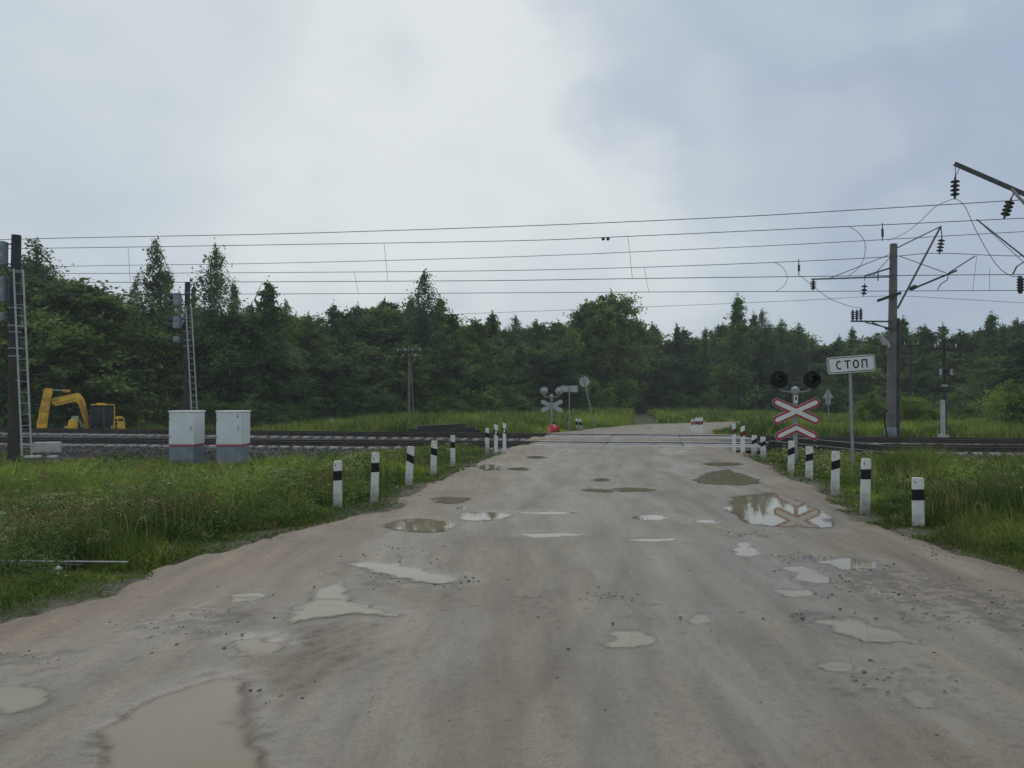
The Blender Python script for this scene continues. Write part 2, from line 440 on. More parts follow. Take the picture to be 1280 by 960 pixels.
    L.new(dry.outputs[0], bp.inputs['Strength'])
    L.new(hs.outputs[0], bp.inputs['Height']); L.new(bp.outputs['Normal'], b.inputs['Normal'])
    return m
M['road'] = mat_road()
def mat_water():
    m, nt, b = new_mat('muddy_water'); N, L = nt.nodes, nt.links
    tc = N.new('ShaderNodeTexCoord')
    n = N.new('ShaderNodeTexNoise'); n.inputs['Scale'].default_value = 1.5; n.inputs['Detail'].default_value = 4
    L.new(tc.outputs['Object'], n.inputs['Vector'])
    r = N.new('ShaderNodeValToRGB'); e = r.color_ramp.elements
    e[0].position = .3; e[0].color = (.265, .212, .138, 1); e[1].position = .7; e[1].color = (.31, .25, .168, 1)
    L.new(n.outputs['Fac'], r.inputs['Fac']); L.new(r.outputs['Color'], b.inputs['Base Color'])
    b.inputs['Roughness'].default_value = .025; b.inputs['IOR'].default_value = 1.33
    n2 = N.new('ShaderNodeTexNoise'); n2.inputs['Scale'].default_value = 6
    L.new(tc.outputs['Object'], n2.inputs['Vector'])
    bp = N.new('ShaderNodeBump'); bp.inputs['Strength'].default_value = .012; bp.inputs['Distance'].default_value = .02
    L.new(n2.outputs['Fac'], bp.inputs['Height']); L.new(bp.outputs['Normal'], b.inputs['Normal'])
    dp = N.new('ShaderNodeAttribute'); dp.attribute_name = 'depth'
    tr = N.new('ShaderNodeBsdfTransparent'); ms = N.new('ShaderNodeMixShader')
    L.new(dp.outputs['Fac'], ms.inputs['Fac']); L.new(tr.outputs['BSDF'], ms.inputs[1]); L.new(b.outputs['BSDF'], ms.inputs[2])
    L.new(ms.outputs['Shader'], N['Material Output'].inputs['Surface'])
    return m
M['water'] = mat_water()
def mat_ballast():
    m, nt, b = new_mat('ballast_gravel'); N, L = nt.nodes, nt.links
    tc = N.new('ShaderNodeTexCoord')
    v = N.new('ShaderNodeTexVoronoi'); v.inputs['Scale'].default_value = 14
    L.new(tc.outputs['Object'], v.inputs['Vector'])
    n = N.new('ShaderNodeTexNoise'); n.inputs['Scale'].default_value = 1.2; n.inputs['Detail'].default_value = 5
    L.new(tc.outputs['Object'], n.inputs['Vector'])
    sp = N.new('ShaderNodeSeparateColor'); L.new(v.outputs['Color'], sp.inputs[0])
    r = N.new('ShaderNodeValToRGB'); e = r.color_ramp.elements
    e[0].position = .0; e[0].color = (.028, .025, .023, 1); e[1].position = 1; e[1].color = (.11, .10, .095, 1)
    L.new(sp.outputs[0], r.inputs['Fac'])
    r2 = N.new('ShaderNodeValToRGB'); e = r2.color_ramp.elements
    e[0].position = .35; e[0].color = (.75, .62, .55, 1); e[1].position = .6; e[1].color = (1, 1, 1, 1)
    L.new(n.outputs['Fac'], r2.inputs['Fac'])
    x = N.new('ShaderNodeMix'); x.data_type = 'RGBA'; x.blend_type = 'MULTIPLY'; x.inputs['Factor'].default_value = 1
    L.new(r.outputs['Color'], x.inputs['A']); L.new(r2.outputs['Color'], x.inputs['B'])
    L.new(x.outputs['Result'], b.inputs['Base Color']); b.inputs['Roughness'].default_value = .85
    bp = N.new('ShaderNodeBump'); bp.inputs['Strength'].default_value = 1; bp.inputs['Distance'].default_value = .06; bp.invert = True
    L.new(v.outputs['Distance'], bp.inputs['Height']); L.new(bp.outputs['Normal'], b.inputs['Normal'])
    return m
M['ballast'] = mat_ballast()

# ---------------------------------------------------------------- sky and light
w = bpy.data.worlds.new('World'); sc.world = w; w.use_nodes = True
def build_sky():
    nt = w.node_tree; N, L = nt.nodes, nt.links
    bg = N['Background']
    sky = N.new('ShaderNodeTexSky'); sky.sky_type = 'NISHITA'; sky.sun_disc = False
    sky.sun_elevation = R(48); sky.sun_rotation = R(-20)
    tc = N.new('ShaderNodeTexCoord')
    # bend the direction so that cloud edges are uneven
    n0 = N.new('ShaderNodeTexNoise'); n0.inputs['Scale'].default_value = 2.6; n0.inputs['Detail'].default_value = 7; n0.inputs['Roughness'].default_value = .5
    L.new(tc.outputs['Generated'], n0.inputs['Vector'])
    s1 = N.new('ShaderNodeVectorMath'); s1.operation = 'SUBTRACT'; s1.inputs[1].default_value = (.5, .5, .5)
    L.new(n0.outputs['Color'], s1.inputs[0])
    s2 = N.new('ShaderNodeVectorMath'); s2.operation = 'MULTIPLY_ADD'; s2.inputs[1].default_value = (.42, .42, .42)
    L.new(s1.outputs[0], s2.inputs[0]); L.new(tc.outputs['Generated'], s2.inputs[2])
    nm = N.new('ShaderNodeVectorMath'); nm.operation = 'NORMALIZE'; L.new(s2.outputs[0], nm.inputs[0])
    mn = N.new('ShaderNodeTexNoise'); mn.inputs['Scale'].default_value = 5.5; mn.inputs['Detail'].default_value = 6; mn.inputs['Roughness'].default_value = .5
    mm = N.new('ShaderNodeMapping'); mm.inputs['Scale'].default_value = (1, 1, 1.7); L.new(tc.outputs['Generated'], mm.inputs['Vector']); L.new(mm.outputs[0], mn.inputs['Vector'])
    mot = N.new('ShaderNodeMath'); mot.operation = 'MULTIPLY_ADD'; mot.inputs[1].default_value = 2.1; mot.inputs[2].default_value = -1.05; L.new(mn.outputs['Fac'], mot.inputs[0])
    def lobe(px, py, a0, a1):
        d = ray(px, py).normalized()
        dt = N.new('ShaderNodeVectorMath'); dt.operation = 'DOT_PRODUCT'; dt.inputs[1].default_value = d
        L.new(nm.outputs[0], dt.inputs[0])
        mr = N.new('ShaderNodeMapRange'); mr.clamp = False
        mr.inputs['From Min'].default_value = math.cos(R(a0)); mr.inputs['From Max'].default_value = math.cos(R(a1))
        L.new(dt.outputs['Value'], mr.inputs['Value'])
        ad = N.new('ShaderNodeMath'); ad.operation = 'ADD'; L.new(mr.outputs[0], ad.inputs[0]); L.new(mot.outputs[0], ad.inputs[1])
        m2 = N.new('ShaderNodeMapRange'); m2.interpolation_type = 'SMOOTHSTEP'; L.new(ad.outputs[0], m2.inputs['Value']); return m2.outputs[0]
    base = N.new('ShaderNodeTexNoise'); base.inputs['Scale'].default_value = 1.6; base.inputs['Detail'].default_value = 6; base.inputs['Roughness'].default_value = .5
    mp = N.new('ShaderNodeMapping'); mp.inputs['Scale'].default_value = (1, 1, 2.2); L.new(nm.outputs[0], mp.inputs['Vector']); L.new(mp.outputs[0], base.inputs['Vector'])
    rb = N.new('ShaderNodeValToRGB'); e = rb.color_ramp.elements
    e[0].position = .3; e[0].color = (.46, .55, .64, 1); e[1].position = .7; e[1].color = (.57, .645, .70, 1)
    L.new(base.outputs['Fac'], rb.inputs['Fac'])
    cur = rb.outputs['Color']
    def mixin(fac, colr, amt):
        nonlocal cur
        ml = N.new('ShaderNodeMath'); ml.operation = 'MULTIPLY'; ml.inputs[1].default_value = amt; L.new(fac, ml.inputs[0])
        x = N.new('ShaderNodeMix'); x.data_type = 'RGBA'; L.new(ml.outputs[0], x.inputs['Factor'])
        L.new(cur, x.inputs['A']); x.inputs['B'].default_value = (*colr, 1); cur = x.outputs['Result']
    BR = (.72, .765, .77)
    mixin(lobe(330, 60, 26, 4), BR, .6)
    mixin(lobe(640, 190, 20, 3), (.78, .82, .82), .85)
    mixin(lobe(840, 225, 11, 2), (.78, .82, .82), .75)
    mixin(lobe(700, 350, 9, 1), (.66, .70, .74), .5)
    mixin(lobe(1030, 60, 20, 3), (.43, .51, .62), .8)
    mixin(lobe(1260, 200, 17, 2), (.39, .455, .59), .8)
    mixin(lobe(1010, 215, 9, 1), BR, .3)
    mixin(lobe(80, 260, 9, 2), (.56, .62, .69), .5)
    sca = N.new('ShaderNodeVectorMath'); sca.operation = 'SCALE'; sca.inputs['Scale'].default_value = 10.0
    L.new(cur, sca.inputs[0])
    x = N.new('ShaderNodeMix'); x.data_type = 'RGBA'; x.inputs['Factor'].default_value = .94
    L.new(sky.outputs['Color'], x.inputs['A']); L.new(sca.outputs[0], x.inputs['B'])
    L.new(x.outputs['Result'], bg.inputs['Color']); bg.inputs['Strength'].default_value = .1
build_sky()
sun_d = bpy.data.lights.new('sun', 'SUN'); sun_d.energy = .5; sun_d.angle = R(25); sun_d.color = (1, .97, .93)
sun = bpy.data.objects.new('sun', sun_d); col.objects.link(sun)
sun.rotation_euler = (R(42), 0, R(200))
sc.view_settings.view_transform = 'Standard'; sc.view_settings.look = 'None'
sc.view_settings.exposure = 0.0; sc.view_settings.gamma = 1
try: sc.view_settings.use_curve_mapping = False
except Exception: pass

# ---------------------------------------------------------------- ground sheet
def axis_pts(lo, hi, step, grow, far):
    a = list(np.arange(lo, hi + 1e-6, step))
    s = step; x = hi
    while x < far: s *= grow; x += s; a.append(x)
    return a
xr = axis_pts(-13, 13, .2, 1.09, 2500)
neg = []; s = .2; x = -13
while x > -2500: s *= 1.09; x -= s; neg.append(x)
xs = np.array(neg[::-1] + xr)
yr = axis_pts(2, 48, .22, 1.08, 3000)
neg = []; s = .22; x = 2.0
while x > -300: s *= 1.25; x -= s; neg.append(x)
ys = np.array(neg[::-1] + yr)
GX, GY = np.meshgrid(xs, ys)
GZ = terrain(GX, GY)
def grid_faces(nr, nc):
    i = np.arange(nr * nc).reshape(nr, nc)
    return np.stack([i[:-1, :-1], i[:-1, 1:], i[1:, 1:], i[1:, :-1]], -1).reshape(-1, 4)
dG = any_road_d(GX, GY)
bare = 1 - sstep(dG, .05, .7)
tr2 = seg_dist(GX, GY, [(9, 52), (11.5, 66), (14, 84), (16, 100)], [1.2, 1.2, 1.2, 1.2])
bare = np.maximum(bare, .5 * (1 - sstep(tr2, -.4, .3)))
qG = qof(GX, GY)
bare = np.maximum(bare, .5 * sstep(qG, -5, -3.2) * (1 - sstep(qG, 7, 9)))
g = np_mesh('ground', np.stack([GX, GY, GZ], -1).reshape(-1, 3), grid_faces(*GX.shape), M['ground'], smooth=True, attrs={'bare': bare})
tag(g, kind='structure')

# ---------------------------------------------------------------- puddle outlines (on the road, measured in metres on the ground)
def ell(cx, cy, rx, ry, n=14): return [(cx + rx * math.cos(2 * math.pi * k / n), cy + ry * math.sin(2 * math.pi * k / n)) for k in range(n)]
PUD = [
 [(115, 925), (160, 885), (240, 850), (290, 845), (300, 870), (310, 900), (335, 925), (350, 962), (340, 1000), (240, 1020), (150, 1000), (118, 955)],
 [(-50, 868), (-10, 854), (30, 853), (62, 857), (50, 872), (10, 887), (-45, 886)],
 [(438, 702), (480, 703), (530, 711), (570, 719), (580, 726), (550, 731), (510, 727), (470, 715)],
 [(380, 747), (420, 729), (445, 738), (462, 752), (490, 767), (440, 768), (390, 772), (355, 782)],
 ell(527, 656, 45, 8), ell(605, 645, 32, 6), ell(563, 625, 24, 5), ell(611, 584, 15, 4), ell(578, 635, 9, 2.5),
 [(866, 599), (885, 589), (910, 586), (935, 594), (955, 603), (925, 606), (880, 605)],
 [(898, 634), (925, 619), (960, 615), (1000, 625), (1030, 640), (1042, 655), (1038, 660), (990, 660), (940, 653), (912, 643)],
 ell(815, 646, 24, 3.6), ell(884, 651, 15, 2.4),
 [(912, 680), (935, 675), (952, 684), (955, 693), (940, 697), (920, 692)],
 [(975, 708), (1000, 705), (1030, 716), (1040, 724), (1020, 729), (990, 722)],
 [(1020, 700), (1060, 697), (1100, 704), (1095, 711), (1050, 711)],
 ell(992, 740, 24, 5), [(1030, 776), (1060, 773), (1110, 785), (1152, 798), (1120, 805), (1080, 803), (1045, 791)],
 ell(1047, 833, 13, 6), [(762, 786), (790, 788), (828, 798), (826, 815), (800, 806), (764, 806)],
 ell(877, 772, 14, 6), [(1118, 862), (1150, 856), (1190, 872), (1180, 886), (1130, 884)],
 [(285, 742), (320, 735), (345, 740), (320, 750), (290, 752)], ell(318, 806, 26, 11),
 ell(650, 585.5, 14, 2.2), ell(752, 599, 12, 2.2), ell(790, 611, 30, 2.4), ell(745, 612, 20, 2), ell(905, 579.5, 26, 2.6),
  ell(690, 667, 34, 2.2), ell(815, 673, 30, 2), ell(690, 640, 40, 1.6), ell(670, 571, 14, 1.6),
]
PUDW = [[ground(x, y).xy for x, y in p] for p in PUD]
def poly_sd(X, Y, poly):
    """signed distance, positive inside"""
    P = np.array([(p[0], p[1]) for p in poly]); n = len(P)
    d = np.full(X.shape, 1e9); ins = np.zeros(X.shape, bool)
    for i in range(n):
        a, b = P[i], P[(i + 1) % n]
        e = b - a; t = np.clip(((X - a[0]) * e[0] + (Y - a[1]) * e[1]) / (e @ e + 1e-12), 0, 1)
        d = np.minimum(d, np.hypot(X - a[0] - t * e[0], Y - a[1] - t * e[1]))
        c = ((a[1] > Y) != (b[1] > Y)) & (X < (b[0] - a[0]) * (Y - a[1]) / (b[1] - a[1] + 1e-12) + a[0])
        ins ^= c
    return np.where(ins, d, -d)

# ---------------------------------------------------------------- road sheet
def build_road():
    yn = np.exp(np.linspace(math.log(1.4), math.log(38), 600))
    yf = np.linspace(0, 1, 90)[1:]
    NCOL = 300
    v = np.linspace(-.13, 1.13, NCOL)
    rows = []
    for Y in yn:
        l, r = np.interp(Y, RY, RL), np.interp(Y, RY2, RR)
        rows.append((l, Y, r, Y))
    # far part: follow the bend
    C = np.array(FAR_C); seg = np.r_[0, np.cumsum(np.hypot(*np.diff(C, axis=0).T))]
    S = yf * seg[-1]
    cx, cy = np.interp(S, seg, C[:, 0]), np.interp(S, seg, C[:, 1])
    # smooth the polyline
    k = np.ones(13) / 13
    pad = lambda a: np.convolve(np.r_[[a[0]] * 6, a, [a[-1]] * 6], k, 'valid')
    cx2, cy2 = pad(cx), pad(cy)
    hw = np.interp(S, seg, FAR_W)
    tx, ty = np.gradient(cx2), np.gradient(cy2); ln = np.hypot(tx, ty); tx /= ln; ty /= ln
    l0, r0 = np.array([1.9, 38]), np.array([9.6, 38])
    for i in range(len(S)):
        bl = min(1, S[i] / 14)
        L_ = np.array([cx2[i] - ty[i] * hw[i], cy2[i] + tx[i] * hw[i]]); R_ = np.array([cx2[i] + ty[i] * hw[i], cy2[i] - tx[i] * hw[i]])
        if bl < 1:
            Lh = np.array([cx2[i] - hw[i], cy2[i]]); Rh = np.array([cx2[i] + hw[i], cy2[i]])
            L_ = Lh * (1 - bl) + L_ * bl; R_ = Rh * (1 - bl) + R_ * bl
        if L_[1] <= 38.02 or R_[1] <= 38.02: continue
        rows.append((L_[0], L_[1], R_[0], R_[1]))
    A = np.array(rows)
    X = A[:, 0:1] + (A[:, 2:3] - A[:, 0:1]) * v[None, :]
    Y = A[:, 1:2] + (A[:, 3:4] - A[:, 1:2]) * v[None, :]
    d = any_road_d(X, Y); q = qof(X, Y)
    Z = road_q(q)
    # ruts and unevenness
    lat = X - .15 * Y
    near = 1 - sstep(q, -4, -1)
    und = (fbm(X * .8, Y * .5, 11) - .5) * .010 + (fbm(X * 3, Y * 1.6, 12) - .5) * .006 + .004
    rut = (vnoise(lat * 2.2, Y * .05, 40) - .5) * .008
    edge = sstep(d, -1.6, 0)
    lump = np.clip(fbm(X * 6, Y * 6, 14, 3) - .5, 0, 1) * .05 * sstep(d, -1.3, -.1) * (fbm(X * .7, Y * .7, 15) > .48)
    # churned mud left of the middle
    cp = ground(385, 815); ch = np.exp(-((X - cp.x) / .75) ** 2 - ((Y - cp.y) / .8) ** 2)
    wav = np.sin((X * 1.1 - Y * .55) * 34 + fbm(X * 3, Y * 3, 77) * 9) * .5 + .5
    churn = ch * wav * .034 * (fbm(X * 5, Y * 5, 19) > .33)
    Z = Z + (und + rut) * near + lump * near + churn * near
    trk = np.zeros_like(X)
    for j, (l0, am) in enumerate(((-2.6, .8), (-1.75, .7), (-1.3, .8), (-.55, 1), (-.2, .7), (.35, .9), (.75, .8), (1.1, 1), (1.6, .7), (2.0, .9), (2.7, .8), (3.1, 1), (3.5, .7))):
        wv = (vnoise(Y * .11 + j * 7, Y * 0 + j, 200 + j) - .5) * 1.3
        prof = np.exp(-((lat - l0 - wv) / .085) ** 2)
        trk = np.maximum(trk, am * prof * np.clip(fbm(Y * .35 + j * 3, X * .3, 230 + j) * 2.6 - .75, 0, 1))
    trk = trk * near
    Z = Z - trk * .004 + trk * .0025 * np.sin(Y * 55) * (Y < 9)
    clod = np.zeros_like(X)
    fine = fbm(X * 13, Y * 13, 23, 3)
    for (px, py, rr) in ((255, 775, .5), (240, 785, .3), (1075, 715, .55), (1125, 735, .7), (1180, 752, .6), (1230, 762, .7), (1010, 700, .3), (1110, 725, .4), (935, 668, .3), (555, 728, .16), (1110, 850, .35), (760, 745, .15), (1000, 770, .2), (20, 830, .3), (480, 720, .6)):
        p = ground(px, py); e = np.exp(-((X - p.x) / rr) ** 2 - ((Y - p.y) / (rr * .8)) ** 2)
        k_ = np.clip((fine + e * .28 - .70) * 8, 0, 1) * (e > .15) * .6
        clod = np.maximum(clod, k_)
    Z = Z + clod * .018
    # stray pebbles: dark specks
    pk = np.clip((fbm(X * 13, Y * 13, 88, 2) - .8) * 14, 0, 1) * sstep(fbm(X * .8, Y * .8, 90), .45, .6)
    clod = np.maximum(clod, pk * .8); Z = Z + pk * .008 * near
    rim = np.zeros_like(X)
    wet = np.clip((fbm(lat * 1.4, Y * .35, 50) - .42) * 2.2, 0, 1) * (1 - .7 * edge)
    wob = (fbm(X * 3, Y * 3, 60) - .5) * .3 + (fbm(X * 7, Y * 7, 62) - .5) * .16 + (fbm(X * 14, Y * 14, 61) - .5) * .1
    for i, P in enumerate(PUDW):
        pa = np.array([(p[0], p[1]) for p in P]); lo, hi = pa.min(0) - .8, pa.max(0) + .8
        msk = (X > lo[0]) & (X < hi[0]) & (Y > lo[1]) & (Y < hi[1])
        if not msk.any(): continue
        xx, yy = X[msk], Y[msk]
        size = min(hi[0] - lo[0] - 1.6, hi[1] - lo[1] - 1.6)
        # a little taller than measured, so that the rim noise does not eat the far shore
        sd = poly_sd(xx, yy, P) + wob[msk] * min(1, .5 + size)
        zz = Z[msk]; deep = np.clip(sd * .3, -.004, .04)
        wl = -.008 - i * .0003
        bl = sstep(sd, -.22, 0)
        zz = zz * (1 - bl) + (wl + .001 - deep) * bl
        Z[msk] = zz
        wet[msk] = np.maximum(wet[msk], .8 * sstep(sd, -.35, -.02))
        rim[msk] = np.maximum(rim[msk], sstep(sd, -.16 - .12 * fine[msk], .0) * min(1, .25 + size * .8))
        clod[msk] *= 1 - sstep(sd, -.1, .02)
    # trough for the rails and deck slabs
    for q0 in (0, Q2):
        inn = sstep(q, q0 - .95, q0 - .88) * (1 - sstep(q, q0 + GA + .88, q0 + GA + .95))
        Z = Z - inn * .16
    out = sstep(d, -.02, .45)
    Z = Z - out * .2
    soil = np.clip(sstep(d, -2.2, -.2) * np.where(X < 3, 1, .75) + (fbm(X * .6, Y * .6, 70) - .55), 0, 1)
    wet = wet * (1 - .6 * soil)
    o = np_mesh('road', np.stack([X, Y, Z], -1).reshape(-1, 3), grid_faces(*X.shape), M['road'], smooth=True,
                attrs={'wet': wet, 'soil': soil, 'clod': clod, 'tread': trk, 'rim': rim})
    tag(o, kind='structure')
build_road()
for i, P in enumerate(PUDW):
    pa = np.array([(p[0], p[1]) for p in P]); lo, hi = pa.min(0), pa.max(0); size = min(hi - lo)
    nx = int(np.clip((hi[0] - lo[0] + .8) / .035, 24, 110)); ny = int(np.clip((hi[1] - lo[1] + .8) / .035, 24, 110))
    X, Y = np.meshgrid(np.linspace(lo[0] - .4, hi[0] + .4, nx), np.linspace(lo[1] - .4, hi[1] + .4, ny))
    wob = (fbm(X * 3, Y * 3, 60) - .5) * .3 + (fbm(X * 7, Y * 7, 62) - .5) * .16 + (fbm(X * 14, Y * 14, 61) - .5) * .1
    sd = poly_sd(X, Y, P) + wob * min(1, .5 + size)
    Fq = grid_faces(ny, nx); keep = sd.ravel()[Fq].max(1) > -.12; Fq = Fq[keep]
    used_v, inv = np.unique(Fq, return_inverse=True)
    V = np.stack([X, Y, np.full_like(X, -.008 - i * .0003)], -1).reshape(-1, 3)[used_v]
    sof = float(np.clip(size * .12, .04, .11))
    tag(np_mesh('puddle', V, inv.reshape(-1, 4), M['water'], attrs={'depth': sstep(sd.ravel()[used_v], -.03, sof)}), kind='structure')

# ---------------------------------------------------------------- ballast beds and tracks
def build_ballast(q0, zf, name):
    prof = [(-3.3, -.98), (-2.3, -.62), (-1.2, -.36), (-.64, -.30), (-.5, -.25), (GA / 2, -.245), (GA + .3, -.235), (GA + .72, -.19), (GA + 1.15, -.235), (GA + 2.2, -.5), (GA + 2.7, -.6)]
    pq = np.array([p[0] for p in prof]); pz = np.array([p[1] for p in prof])
    s = np.arange(-70, 62, .16); qq = np.linspace(pq[0], pq[-1], 60)
    S, Q = np.meshgrid(s, qq, indexing='ij')
    Z = np.interp(Q, pq, pz) + (-.02 + .0024 * S if q0 == 0 else .125 - .0022 * S)
    Z += (fbm(S * 3, Q * 3, 21, 3) - .5) * .07 + (fbm(S * .5, Q * .5, 22) - .5) * .1 * (np.abs(Q - GA / 2) > 1.8)
    if q0: Z += .01
    X = S * TX + (Q + q0) * NX; Y = C0 + S * TY + (Q + q0) * NY
    tag(np_mesh(name, np.stack([X, Y, Z], -1).reshape(-1, 3), grid_faces(*S.shape), M['ballast'], smooth=True), kind='structure')
build_ballast(0, railz1, 'ballast_bed')
build_ballast(Q2, railz2, 'ballast_bed')
def make_track(q0, zf, label):
    root = empty('railway_track', tp(0, q0, zf(0)))
    org = root.location
    base = [(-.075, 0), (.075, 0), (.075, .012), (.02, .03), (.011, .045), (.011, .135), (.036, .15), (.036, .18), (-.036, .18), (-.036, .15), (-.011, .135), (-.011, .045), (-.02, .03), (-.075, .012)]
    for dq in (0, GA):
        mb = MB(); n = len(base); ss = (-70, 62)
        rings = []
        for s in ss:
            rings.append([tp(s, q0 + dq + a, zf(s) - .18 + b) - org for a, b in base])
        vs = rings[0] + rings[1]; fs = []; mi = []
        for i in range(n):
            fs.append((i, (i + 1) % n, (i + 1) % n + n, i + n)); mi.append(1 if i == 7 else 0)
        b0 = len(mb.v); mb.v += [tuple(v) for v in vs]; mb.f += fs; mb.m += mi
        mb.f += [tuple(range(n)), tuple(range(n, 2 * n))]; mb.m += [0, 0]
        mb.build('rail', [M['rail'], M['railtop']], root)
    rot = Matrix.Rotation(math.atan2(TY, TX), 3, 'Z')
    pr = None; rest = MB(); fast = None; k = 0
    def sl(mb, c):
        # trapezoid concrete sleeper, ends higher than the waist
        for dq0, dq1, h0, h1 in ((-.56, .25, .0, .0), (.25, GA - .25, -.045, -.045), (GA - .25, GA + .56, .0, .0)):
            vs = []
            for dq in (dq0, dq1):
                for (a, z) in ((-.14, -.2), (.14, -.2), (.1, h0), (-.1, h0)):
                    vs.append(c + rot @ Vector((a, dq, z)))
            mb.add(vs, [(0, 1, 2, 3), (7, 6, 5, 4), (0, 4, 5, 1), (1, 5, 6, 2), (2, 6, 7, 3), (3, 7, 4, 0)])
    s = -31.0 + (.2 if q0 else 0)
    for i in range(200):
        s_ = -70 + i * .55 if False else None
    ss = [-69 + .55 * i for i in range(238)]
    s_cr = (.5, 10.2)
    for s in ss:
        if s_cr[0] < s < s_cr[1]: continue
        c = tp(s, q0, zf(s) - .185) - org
        if -30 < s < 33 and k < 100:
            if pr is None:
                mb = MB(); sl(mb, Vector((0, 0, 0))); pr = mb.build('sleeper', M['sleeper'], root, bevel=.012); o = pr
            else:
                o = pr.copy(); col.objects.link(o); o.parent = root
            o.location = c + Vector((0, 0, random.uniform(-.012, .012))); o.rotation_euler.z = random.uniform(-.02, .02); k += 1
        else:
            sl(rest, c)
    r_ = rest.build('sleepers_beyond', M['sleeper'], root); r_['kind'] = 'stuff'
    tag(root, label, 'railway track', 'railway tracks crossing the road')
make_track(0, railz1, 'railway track on pale concrete sleepers, the one nearer the viewer and the white cabinets')
make_track(Q2, railz2, 'railway track farther from the viewer, slightly raised, in front of the yellow excavator')

# crossing decks: slabs between and beside the rails
def make_deck(q0, zf, label):
    root = empty('crossing_deck', tp(5, q0, zf(5)))
    org = root.location
    rot = Matrix.Rotation(math.atan2(TY, TX), 3, 'Z')
    for (a, b, m) in ((-.92, -.05, 'deck'), (.085, GA - .085, 'deck'), (GA + .05, GA + .92, 'deck')):
        s0, s1 = (.75, 9.6)
        n = 3
        for i in range(n):
            x0 = s0 + (s1 - s0) * i / n + .015; x1 = s0 + (s1 - s0) * (i + 1) / n - .015
            mb = MB(); c = tp((x0 + x1) / 2, q0 + (a + b) / 2, zf((x0 + x1) / 2) - (.115 if 0 < a < GA - .2 else .09)) - org
            mb.box(c, (x1 - x0, b - a, .15), rot)
            mb.build('deck_panel', M[m], root, bevel=.015)
    for q_ in (-.05 + .085, GA - .06):
        mb = MB(); mb.box(tp(5.2, q0 + q_ + .01, zf(5.2) - .09) - org, (8.7, .05, .1), rot); mb.build('rubber_strip', M['rubber'], root)
    # sloping end plate at the left
    mb = MB()
    for (a, b) in ((.085, GA - .085),):
        p = [tp(.15, q0 + a, zf(.1) - .17), tp(.72, q0 + a, zf(.1) - .012), tp(.72, q0 + b, zf(.1) - .012), tp(.15, q0 + b, zf(.1) - .17)]
        lo = [v - Vector((0, 0, .12)) for v in p]
        mb.add([v - org for v in p + lo], [(0, 1, 2, 3), (7, 6, 5, 4), (0, 4, 5, 1), (1, 5, 6, 2), (2, 6, 7, 3), (3, 7, 4, 0)])
    mb.build('end_ramp', M['deck'], root)
    tag(root, label, 'crossing deck', 'concrete decks of the level crossing')
make_deck(0, railz1, 'grey concrete slab deck over the nearer railway track, level with the road')
make_deck(Q2, railz2, 'grey concrete slab deck over the farther railway track, behind the nearer deck')

# ballast stones lying loose on the shoulder
def scatter_stones():
    rng = np.random.default_rng(5); N_ = 9000
    s = rng.uniform(-30, 26, N_); q = np.concatenate([rng.uniform(-2.5, -.5, N_ // 2), rng.uniform(-.4, 7.5, N_ - N_ // 2)])
    X = s * TX + q * NX; Y = C0 + s * TY + q * NY
    d = any_road_d(X, Y); keep = d > -.1; s, q, X, Y = s[keep], q[keep], X[keep], Y[keep]
    pq = [-2.7, -1.15, -.72, 0, GA, GA + .72, 3.3, 4.3 - .72, 4.3, 4.3 + GA, 4.3 + GA + .72, 8]
    z1 = -.02 + .0024 * s; z2 = .125 - .0022 * s
    pz1 = np.interp(q, [-2.7, -1.15, -.72, -.3, GA + .3, GA + .72, GA + 1.15, 3.2], [-.6, -.34, -.29, -.22, -.22, -.17, -.2, -.35]) + z1
    pz2 = np.interp(q - Q2, [-2.7, -1.15, -.72, -.3, GA + .3, GA + .72, GA + 1.15, GA + 2.5], [-.6, -.34, -.29, -.22, -.22, -.17, -.2, -.52]) + z2
    z = np.maximum(pz1 * (q < 3.5) + -9 * (q >= 3.5), np.where(q > 1.6, pz2, -9))
    n = len(s); base = np.array([(1, 0, 0), (-1, 0, 0), (0, 1, 0), (0, -1, 0), (0, 0, 1), (0, 0, -1)], float)
    f = np.array([(0, 2, 4), (2, 1, 4), (1, 3, 4), (3, 0, 4), (2, 0, 5), (1, 2, 5), (3, 1, 5), (0, 3, 5)])
    sz = rng.uniform(.025, .06, (n, 1, 1)) * rng.uniform(.6, 1.3, (n, 6, 1))
    th = rng.uniform(0, 6.28, n); c_, s_ = np.cos(th), np.sin(th)
    b = base[None] * sz
    bx = b[..., 0] * c_[:, None] - b[..., 1] * s_[:, None] + b[..., 2] * .3; by = b[..., 0] * s_[:, None] + b[..., 1] * c_[:, None]
    V = np.stack([bx + X[:, None], by + Y[:, None], b[..., 2] * .8 + z[:, None] + .01], -1).reshape(-1, 3)
    Fq = (f[None] + (np.arange(n) * 6)[:, None, None]).reshape(-1, 3)
    tag(np_mesh('ballast_stones', V, Fq, M['stone']), 'loose grey ballast stones on the track bed shoulders', 'gravel', kind='stuff')
scatter_stones()

